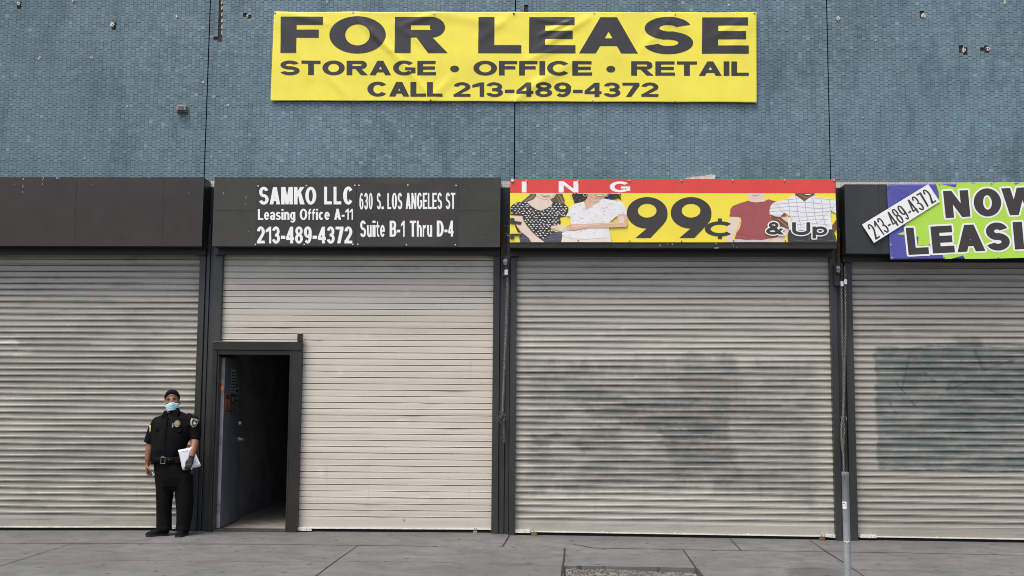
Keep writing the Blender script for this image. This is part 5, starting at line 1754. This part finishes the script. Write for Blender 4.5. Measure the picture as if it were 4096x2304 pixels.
def blend(b, name, m, parent, voxel, smooth=4, folds=0.0, fscale=14.0, stretch=(1, 1, 1), group_fn=None):
    """fuse the closed pieces of b into one continuous surface"""
    o = b.build(name, m, None)
    r = o.modifiers.new('fuse', 'REMESH')
    r.mode, r.voxel_size = 'VOXEL', voxel
    s = o.modifiers.new('smooth', 'SMOOTH')
    s.factor, s.iterations = .5, smooth
    bpy.context.view_layer.update()
    dg = bpy.context.evaluated_depsgraph_get()
    me = bpy.data.meshes.new_from_object(o.evaluated_get(dg))
    me.name = name
    o.modifiers.clear()
    o.data = me
    if folds:
        for v in me.vertices:
            c_ = v.co
            h = noise.noise(Vector((c_.x * fscale * stretch[0], c_.y * fscale * stretch[1], c_.z * fscale * stretch[2]))) + .5 * noise.noise(Vector((c_.x * fscale * 2.3, c_.y * fscale * 2, c_.z * fscale * 1.3 + 7)))
            v.co = c_ + v.normal * (h * folds)
    me.polygons.foreach_set('use_smooth', [True] * len(me.polygons))
    if not me.materials:
        me.materials.append(m)
    if parent:
        o.parent = parent
        o.matrix_parent_inverse = Matrix.Translation(-parent_origin(parent))
    return o


M['skin'] = mat('brown_skin', (.225, .098, .056), .5, 0, .16, 26, .06, 120)
M['cloth'] = mat('black_uniform_cloth', (.0048, .0050, .0058), .9, 0, .2, 60, .12, 260, (1, 1, 1), .12)
M['trouser'] = mat('black_trouser_cloth', (.0058, .0058, .0058), .9, 0, .2, 60, .12, 260, (1, 1, 1), .12)
M['leather'] = mat('black_leather', (.0045, .0045, .0045), .7, 0, .2, 30, .05, 120, (1, 1, 1), .1)
M['glove'] = mat('black_glove', (.006, .0065, .008), .6, 0, .2, 60, .08, 200)
M['mask'] = mat('pale_blue_mask', (.50, .76, .84), .75, 0, .10, 30)
M['gold'] = mat('gold_badge', (.52, .44, .22), .35, .5, .2, 60)

guard = empty('person', (gp(400, 1340).x, GY, g0.z), 'security guard in black uniform and cap with a pale blue face mask holding papers', 'person')

# head frame: turned a little to the left, tilted back and to one side
HC = gp(393, 230, .0)
HR = Matrix.Rotation(R(13), 3, 'Z') @ Matrix.Rotation(R(-7), 3, 'Y') @ Matrix.Rotation(R(-9), 3, 'X')
hp = lambda x, y, z: HC + HR @ Vector((x, y, z))


def hball(b, x, y, z, rx, ry, rz, n=14):
    b.ball(hp(x, y, z), rx, ry, rz, n, 0, HR)


b = MB()
hball(b, 0, .012, .045, .077, .096, .093, 18)
b.tube([hp(0, -.012, .035), hp(0, -.022, -.02), hp(0, -.034, -.07), hp(0, -.040, -.098)], [(.075, .082), (.075, .078), (.060, .060), (.036, .040)], 18, ref=HR @ Vector((0, 1, 0)))
for s_ in (-1, 1):
    hball(b, s_ * .040, -.066, -.008, .024, .022, .024)          # cheek
    hball(b, s_ * .030, -.084, .036, .026, .012, .009)          # brow
    hball(b, s_ * .080, .012, .002, .009, .020, .033)           # ear
    hball(b, s_ * .013, -.099, -.020, .009, .010, .009)          # nostril
hball(b, 0, -.103, -.012, .013, .017, .014)
b.tube([hp(0, -.088, .032), hp(0, -.100, .005), hp(0, -.108, -.012)], [.009, .010, .012], 8)
b.tube([gp(394, 262, .02), gp(397, 310, .025), gp(400, 360, .03)], [.062, .064, .075], 16)
# trunk, hidden limbs
limb(b, [(402, 335, .02, 90, .08), (408, 380, .02, 150, .11), (405, 480, .01, 135, .13), (385, 600, 0, 120, .15), (375, 700, 0, 118, .145), (395, 800, 0, 125, .14), (405, 880, 0, 122, .12)], 20)
limb(b, [(270, 385, .02, 38, .055), (235, 450, .02, 38, .055), (212, 520, .02, 36, .05), (203, 575, .015, 33, .046), (200, 625, .0, 32, .044), (193, 690, -.015, 25, .035), (190, 745, -.02, 19, .026)])
limb(b, [(555, 380, .02, 38, .055), (575, 450, .02, 37, .055), (580, 520, .0, 35, .05), (583, 575, -.045, 33, .046), (583, 620, -.085, 31, .042), (579, 670, -.122, 24, .033), (577, 700, -.130, 20, .028)])
limb(b, [(340, 850, 0, 60, .085), (332, 1000, 0, 52, .075), (326, 1060, 0, 46, .065), (326, 1160, .01, 42, .058), (326, 1270, .01, 34, .045)])
limb(b, [(475, 850, 0, 60, .085), (488, 1000, 0, 52, .075), (490, 1060, 0, 46, .065), (485, 1160, .01, 42, .058), (478, 1270, .01, 34, .045)])
# bare right hand: palm and five curled fingers
b.tube([gp(190, 738, -.02), gp(190, 760, -.022), gp(194, 786, -.024), gp(198, 806, -.026)], [(.021, .024), (.019, .036), (.018, .042), (.014, .040)], 12)
for k, (dy, ln) in enumerate(((-.054, .95), (-.033, 1.08), (-.012, 1.0), (.008, .82))):
    b.tube([gp(194, 798, dy), gp(200, 818 + 4 * ln, dy - .002), gp(214, 827 + 6 * ln, dy - .003), gp(228, 818, dy - .004), gp(233, 803 - 3 * ln, dy - .004)], [.0105, .0105, .0098, .0092, .0078], 8)
b.tube([gp(199, 755, -.052), gp(214, 772, -.070), gp(226, 790, -.074), gp(233, 802, -.070)], [.013, .0125, .011, .009], 8)
# gloved left hand is inside the glove but whole
b.tube([gp(577, 690, -.128), gp(575, 715, -.135), gp(570, 735, -.142)], [(.024, .022), (.030, .018), (.030, .014)], 12)
body = blend(b, 'body', M['skin'], guard, .0058, 3)

# face details
m_dark = mat('dark_eye', (.012, .009, .008), .25)
m_brow = mat('eyebrow_hair', (.018, .014, .012), .9)
for s_ in (-1, 1):
    b = MB()
    hball(b, s_ * .031, -.0835, .016, .0125, .007, .0045, 10)
    b.build('eye', m_dark, body, smooth=True)
    b = MB()
    b.tube([hp(s_ * .014, -.0985, .030), hp(s_ * .032, -.0965, .038), hp(s_ * .048, -.085, .033)], [(.005, .004), (.0058, .004), (.003, .003)], 8)
    b.build('eyebrow', m_brow, body, smooth=True)
b = MB()
b.tube([hp(-.022, -.099, -.055), hp(0, -.104, -.053), hp(.022, -.099, -.055)], [(.003, .004), (.008, .006), (.003, .004)], 8)
b.build('mouth', mat('lip_skin', (.16, .06, .045), .5), body, smooth=True)
# hair round the sides and back
b = MB()
rows = []
for a_ in range(0, 13):
    th = R(-15 + a_ * 210 / 12)                       # from one temple round the back to the other
    rows.append([hp(.0795 * math.cos(th), .012 + .0985 * math.sin(th) * (1 if math.sin(th) > 0 else .8), zz) for zz in (.075, .05, .025, .0, -.02 if 20 < math.degrees(th) < 160 else .002)])
for a_ in range(12):
    for k in range(4):
        b.face([rows[a_][k], rows[a_][k + 1], rows[a_ + 1][k + 1], rows[a_ + 1][k]])
b.build('hair', mat('short_black_hair', (.012, .010, .009), .9, 0, .3, 120, .3, 300), guard)
# cap with a short peak
b = MB()
NA, NB = 36, 10
rows = []
for k in range(NB + 1):
    row = []
    for a_ in range(NA):
        th = 2 * math.pi * a_ / NA
        fr = max(0, -math.sin(th))                       # 1 at the front
        zlow = .036 + .062 * fr ** 1.3 - .016 * max(0, math.sin(th))
        tt = k / NB
        zt = .154
        zz = zlow + (zt - zlow) * math.sin(tt * math.pi / 2)
        sh = max(0.0, 1 - ((zz - .045) / .110) ** 2.6) ** .5 if zz > .045 else 1.0
        row.append(hp(.0880 * sh * math.cos(th), .012 + .104 * sh * math.sin(th), zz))
    rows.append(row)
b.rings(rows, True)
cap = b.build('cap', M['cloth'], guard, smooth=True)
cap.modifiers.new('sub', 'SUBSURF').render_levels = 1
b = MB()
top, botm = [], []
for a_ in range(13):
    th = R(200 + a_ * 140 / 12)
    x_, y_ = math.cos(th), math.sin(th)
    inn = (.086 * x_, .012 + .102 * y_)
    ext = (.090 * x_, .012 + .102 * y_ - .013 * max(0, math.sin(R(a_ * 180 / 12))) ** .6)
    zi = .104 - .034 * abs(x_) ** 2
    ze = zi - .004 - .012 * abs(x_) ** 2 + .006
    top.append((inn, ext, zi, ze))
for a_ in range(12):
    (i0, e0, za, zb_), (i1, e1, zc_, zd) = top[a_], top[a_ + 1]
    b.face([hp(*i0, za), hp(*i1, zc_), hp(*e1, zd), hp(*e0, zb_)])
    b.face([hp(*e0, zb_ - .004), hp(*e1, zd - .004), hp(*i1, zc_ - .004), hp(*i0, za - .004)])
    b.face([hp(*e0, zb_), hp(*e1, zd), hp(*e1, zd - .004), hp(*e0, zb_ - .004)])
b.build('peak', M['cloth'], cap)
# pleated mask with ear loops
b = MB()
NU, NV = 22, 16
for j in range(NV + 1):
    t_ = j / NV
    zz = -.018 - .083 * t_ + .010 * 0
    for i in range(NU + 1):
        a_ = R(-68 + 136 * i / NU)
        nose_ = math.exp(-(math.degrees(a_) / 20) ** 2)
        zz2 = zz + (.010 * nose_ * (1 - t_)) - (.006 * (1 - nose_) * (1 - t_))
        rx_ = .082 - .017 * t_ ** 2
        ry_ = .096 - .010 * t_ ** 2 + .019 * nose_ * (1 - abs(t_ - .30) * 1.0)
        pleat = .0022 * (1 if int(t_ * 8) % 2 else -1) * math.cos(a_)
        b.v.append(hp(rx_ * math.sin(a_), -(ry_ + pleat) * math.cos(a_) * (1 - .05 * t_) - .004, zz2))
b.v = [tuple(p) for p in b.v]
for j in range(NV):
    for i in range(NU):
        k = j * (NU + 1) + i
        b.f.append((k, k + NU + 1, k + NU + 2, k + 1))
        b.m.append(0)
mk = b.build('face_mask', M['mask'], guard, smooth=True)
s_ = mk.modifiers.new('solid', 'SOLIDIFY')
s_.thickness, s_.offset = .002, 1
for s_ in (-1, 1):
    b = MB()
    b.tube([hp(s_ * .066, -.045, -.020), hp(s_ * .083, -.008, .012), hp(s_ * .090, .022, .010), hp(s_ * .086, .020, -.022), hp(s_ * .060, -.042, -.088)], .0016, 6)
    b.build('ear_loop', M['white_ink'], mk)

# shirt
b = MB()
limb(b, [(400, 322, .03, 62, .075), (404, 340, .02, 102, .095), (408, 368, .01, 142, .12), (404, 410, 0, 158, .142), (391, 480, -.005, 156, .158), (372, 560, -.012, 146, .172), (362, 620, -.015, 138, .178), (366, 665, -.010, 134, .172), (368, 700, -.005, 130, .165)], 26)
limb(b, [(318, 362, .02, 40, .07), (268, 392, .02, 50, .08), (234, 452, .02, 52, .078), (210, 518, .02, 47, .070), (193, 566, .018, 43, .066)], 16)
limb(b, [(500, 348, .02, 44, .07), (556, 380, .02, 52, .08), (580, 440, .015, 48, .076), (582, 500, .005, 45, .068), (579, 540, -.005, 42, .064)], 16)
shirt_o = blend(b, 'shirt', M['cloth'], guard, .0085, 12, .0065, 11, (1, 1, .6))
for pts, dy in (([(352, 292), (372, 318), (379, 348), (352, 374), (322, 344), (338, 312)], -.098), ([(452, 268), (424, 306), (381, 348), (414, 374), (458, 342), (470, 300)], -.092)):
    b = MB()
    pw_ = [gp(u, v, 0) for u, v in pts]
    b.prism(ccw([(q.x, q.z) for q in pw_]), GY + dy - .006, GY + dy + .06)
    c_ = b.build('collar', M['cloth'], shirt_o, bevel=.006)
b = MB()
for k in range(10):
    u0, v0 = 381 - k * 1.6, 352 + k * 33
    q0, q1 = gp(u0 - 7, v0 + 33), gp(u0 + 7, v0)
    dy = -(.128 + .052 * math.sin(min(1, k / 7.5) * math.pi / 2)) - .012
    b.box(q0.x, q1.x, GY + dy, GY + dy + .03, q0.z, q1.z)
b.build('placket', M['cloth'], shirt_o, bevel=.003)
for (u, v, dy) in ((318, 432, -.132), (462, 440, -.134)):
    b = MB()
    q0, q1 = gp(u - 40, v + 34), gp(u + 40, v)
    b.prism([(q0.x, q0.z + .015), ((q0.x + q1.x) / 2, q0.z), (q1.x, q0.z + .015), (q1.x, q1.z), (q0.x, q1.z)], GY + dy - .010, GY + dy + .05)
    b.build('pocket_flap', M['cloth'], shirt_o, bevel=.003)
# badge
b = MB()
q = gp(467, 401, 0)
ring = lambda r_, n_=18: [(q.x + .031 * r_ * math.cos(2 * math.pi * k / n_), q.z + .037 * r_ * math.sin(2 * math.pi * k / n_) * (1.06 if math.sin(2 * math.pi * k / n_) < 0 else .95)) for k in range(n_)]
b.prism(ring(1.0), GY - .154, GY - .120, 0)
b.prism(ring(.66), GY - .157, GY - .1535, 1)
b.prism(ring(.42), GY - .160, GY - .1565, 0)
for k in range(12):
    a_ = 2 * math.pi * k / 12
    b.ball((q.x + .026 * math.cos(a_), GY - .1555, q.z + .031 * math.sin(a_)), .004, .003, .004, 6, 2)
b.build('badge', [M['gold'], mat('badge_enamel', (.34, .22, .10), .4, .3), mat('badge_pearl', (.8, .72, .45), .3, .4)], shirt_o, bevel=.001)
b = MB()
q = gp(431, 415, -.150)
b.tube([(q.x - .004, q.y, q.z - .022), (q.x + .003, q.y, q.z + .026)], .0042, 8, 0)
b.tube([(q.x + .008, q.y, q.z - .018), (q.x + .010, q.y, q.z + .010)], .004, 8, 1)
b.build('pocket_pen', [mat('pale_pen', (.5, .55, .75), .4), mat('blue_pen', (.10, .14, .45), .4)], shirt_o)
# shoulder patches: dark shield, gold edge, pale bird
for (u, v, yawd, dy, w_) in ((586, 396, 38, -.062, 1.0), (214, 452, -66, -.02, 1.0)):
    q = gp(u, v, dy)
    rt = Matrix.Rotation(R(yawd), 3, 'Z') @ Matrix.Rotation(R(14 if u > 400 else -20), 3, 'Y')
    sh = [(-.036, .045), (0, .052), (.036, .045), (.040, .010), (.028, -.028), (0, -.052), (-.028, -.028), (-.040, .010)]
    b = MB()
    for sc_, d0, d1, mi in ((1.0, -.012, .02, 0), (.80, -.014, -.0115, 1)):
        f_ = [q + rt @ Vector((x_ * sc_, d0, z_ * sc_)) for x_, z_ in sh][::-1]
        k_ = [q + rt @ Vector((x_ * sc_, d1, z_ * sc_)) for x_, z_ in sh][::-1]
        b.rings([f_, k_], True, mi)
    for poly, mi in (([(-.020, .030), (.020, .030), (.020, .038), (-.020, .038)], 0), ([(-.002, -.022), (.012, -.012), (.026, .004), (.010, .004), (.006, .018), (-.004, .014), (-.012, .020), (-.010, .004), (-.022, -.004)], 2)):
        b.face([q + rt @ Vector((x_, -.0155, z_)) for x_, z_ in poly], mi)
    b.build('shoulder_patch', [mat('patch_gold_edge', (.50, .46, .22), .7), mat('patch_navy', (.015, .02, .05), .8), mat('patch_pale_bird', (.62, .66, .70), .7)], shirt_o)

# trousers
b = MB()
limb(b, [(368, 672, -.005, 126, .155), (374, 720, -.002, 132, .164), (390, 780, 0, 143, .168), (400, 850, 0, 150, .160), (406, 915, 0, 152, .135), (408, 950, 0, 140, .10)], 26)
limb(b, [(332, 830, 0, 76, .125), (331, 950, 0, 70, .115), (327, 1050, 0, 64, .105), (323, 1150, .005, 61, .098), (321, 1240, .008, 62, .096), (320, 1288, .005, 63, .098)], 18)
limb(b, [(478, 830, 0, 80, .125), (491, 950, 0, 78, .115), (492, 1050, 0, 72, .108), (489, 1150, .005, 66, .100), (481, 1240, .008, 58, .096), (477, 1294, .0, 54, .100)], 18)
tr = blend(b, 'trousers', M['trouser'], guard, .0085, 5, .006, 9, (1.2, 1.2, .55))
# belt, buckle, pouch
def ring_at(v, c_, rx, ry, n_=40):
    return [gp(c_ + rx * math.cos(2 * math.pi * k / n_), v, -.008 - ry * math.sin(2 * math.pi * k / n_)) for k in range(n_)]
b = MB()
b.rings([ring_at(722, 369, 139, .181), ring_at(720, 369, 142, .185), ring_at(676, 368, 142, .185), ring_at(674, 368, 139, .181)], False)
belt = b.build('belt', M['leather'], guard, smooth=True)
m_ch = mat('chrome_buckle', (.36, .36, .34), .3, .7)
b = MB()
q0, q1 = gp(345, 727), gp(384, 672)
yb_ = GY - .008 - .196
for (xa, xb, za, zb2) in ((q0.x, q1.x, q1.z - .006, q1.z), (q0.x, q1.x, q0.z, q0.z + .005), (q0.x, q0.x + .005, q0.z + .006, q1.z - .007), (q1.x - .005, q1.x, q0.z + .006, q1.z - .007)):
    b.box(xa, xb, yb_, yb_ + .008, za, zb2)
b.box(q0.x + .002, q1.x - .012, yb_ - .002, yb_ + .006, q1.z + .006, q1.z + .010)
b.build('buckle', m_ch, belt, bevel=.001)
b = MB()
q = gp(411, 692)
b.ball((q.x, GY - .193, q.z), .006, .005, .004, 8)
b.build('belt_stud', m_ch, belt)
for (u, v, dy, w_, h_, lab) in ((262, 702, -.115, .022, .044, 'pouch'), (246, 690, -.03, .018, .05, 'holster'), (470, 700, -.135, .026, .036, 'pouch')):
    q = gp(u, v, dy)
    b = MB()
    b.box(q.x - w_, q.x + w_, q.y - .03, q.y + .03, q.z - h_, q.z + h_)
    b.build(lab, M['leather'], belt, bevel=.008)

# shoes
def shoe(heel, toe, w, h):
    b = MB()
    d = (toe - heel)
    rings = []
    for t_, ww, hh in ((-.06, .55, .8), (.0, .85, 1.15), (.15, .92, 1.35), (.35, .86, 1.25), (.55, .98, .92), (.75, 1.06, .72), (.9, .92, .56), (1.0, .55, .34)):
        c_ = heel + d * t_
        sd = Vector((-d.y, d.x, 0)).normalized()
        rings.append([c_ + sd * (w * ww * math.cos(R(a_))) + Vector((0, 0, max(0.004, h * hh * math.sin(R(a_))) if math.sin(R(a_)) > 0 else 0.002)) for a_ in range(0, 360, 24)])
    b.rings(rings)
    return b


for h_, t_ in ((gp(345, 1338, .02), gp(208, 1341, -.13)), (gp(478, 1338, .09), gp(476, 1344, -.17))):
    h_.z, t_.z = ground_z(h_.x, h_.y) + .022, ground_z(t_.x, t_.y) + .020
    o = shoe(h_, t_, .047, .062).build('shoe', M['leather'], guard, smooth=True)
    b = MB()
    d = (t_ - h_).normalized()
    sd = Vector((-d.y, d.x, 0))
    L_ = (t_ - h_).length
    outl = [(-.012, .55), (.0, .85), (.2, .95), (.45, .86), (.7, 1.08), (.88, .98), (1.0, .60)]
    pl_ = [h_ + d * (L_ * a_) + sd * (.047 * w_) for a_, w_ in outl] + [h_ + d * (L_ * a_) - sd * (.047 * w_) for a_, w_ in outl[::-1]]
    lo, hi = [], []
    for q in pl_:
        zg_ = ground_z(q.x, q.y)
        lo.append(Vector((q.x, q.y, zg_ + .001)))
        hi.append(Vector((q.x, q.y, zg_ + .026)))
    b.rings([lo[::-1], hi[::-1]])
    b.build('sole', mat('black_rubber_sole', (.010, .010, .010), .8), o, bevel=.003)

# glove holding the papers
b = MB()
b.tube([gp(579, 668, -.118), gp(578, 684, -.124)], [(.034, .040), (.031, .036)], 14)
b.tube([gp(578, 678, -.124), gp(576, 702, -.138), gp(572, 722, -.150), gp(566, 740, -.156)], [(.028, .030), (.037, .026), (.040, .021), (.034, .016)], 14)
for k, (u0, u1, u2, v2) in enumerate(((550, 541, 536, 772), (561, 553, 548, 782), (573, 567, 561, 780), (584, 581, 576, 770))):
    b.tube([gp(u0 + 4, 722, -.152), gp(u0, 738, -.166), gp(u1, 757, -.168), gp(u2, v2, -.160)], [.0115, .0118, .0110, .0090], 8)
b.tube([gp(560, 692, -.140), gp(548, 712, -.156), gp(541, 734, -.150), gp(539, 748, -.146)], [.014, .0135, .012, .0095], 8)
blend(b, 'glove', M['glove'], guard, .005, 2)

# sheaf of papers, a thing of its own
pap = empty('paper_sheaf', (gp(560, 690).x, GY - .09, gp(560, 690).z), 'white papers clasped in the black gloved hand of the guard', 'papers')
m_pap = mat('white_paper', (.86, .86, .90), .7)
for k, (qs, dy) in enumerate((([(478, 617), (588, 594), (648, 748), (515, 782)], -.098), ([(484, 640), (594, 612), (640, 755), (508, 776)], -.0955), ([(481, 622), (560, 600), (604, 760), (518, 770)], -.101))):
    b = MB()
    c4_ = [gp(u, v, 0) for u, v in qs]
    tl_, tr_, br_, bl_ = c4_
    NN = 8
    for j in range(NN + 1):
        for i in range(NN + 1):
            a_, c_ = i / NN, j / NN
            q = bl_ * ((1 - a_) * (1 - c_)) + br_ * (a_ * (1 - c_)) + tr_ * (a_ * c_) + tl_ * ((1 - a_) * c_)
            fx_ = (q.x - gp(478, 700).x) / (gp(645, 700).x - gp(478, 700).x)
            b.v.append((q.x, GY + dy - .062 + .078 * fx_ - .006 * math.sin(a_ * math.pi), q.z))
    for j in range(NN):
        for i in range(NN):
            n_ = j * (NN + 1) + i
            b.f.append((n_, n_ + 1, n_ + NN + 2, n_ + NN + 1))
            b.m.append(0)
    o = b.build('sheet', m_pap, pap, smooth=True)
    s_ = o.modifiers.new('solid', 'SOLIDIFY')
    s_.thickness, s_.offset = .0008, -1
b = MB()
for (u0, v0, u1, v1, w_) in ((488, 634, 553, 621, 2.4), (603, 748, 634, 740, 2.2), (608, 700, 616, 735, 1.6), (615, 690, 628, 738, 1.6), (604, 722, 626, 716, 1.6), (520, 776, 545, 768, 2.0)):
    a_, c_ = [gp(u_, v_, -.110 - .062 + .078 * (u_ - 478) / 167) for u_, v_ in ((u0, v0), (u1, v1))]
    d = (c_ - a_)
    n_ = Vector((-d.z, 0, d.x)).normalized() * (w_ * KPX / 2)
    b.face([a_ - n_, c_ - n_, c_ + n_, a_ + n_])
b.build('print_line', mat('blue_black_print', (.05, .05, .12), .6), pap)
# crumpled tissue between the fingers of the bare hand
b = MB()
q = gp(240, 812, -.05)
for k in range(5):
    b.ball(q + Vector((rnd.gauss(0, .004), rnd.gauss(0, .004), -.004 * k + .008 + rnd.gauss(0, .003))), .006, .005, .009, 7)
tis = blend(b, 'tissue', m_pap, None, .0025, 1)
tag(tis, 'small white scrap held in the bare hand of the guard', 'scrap')
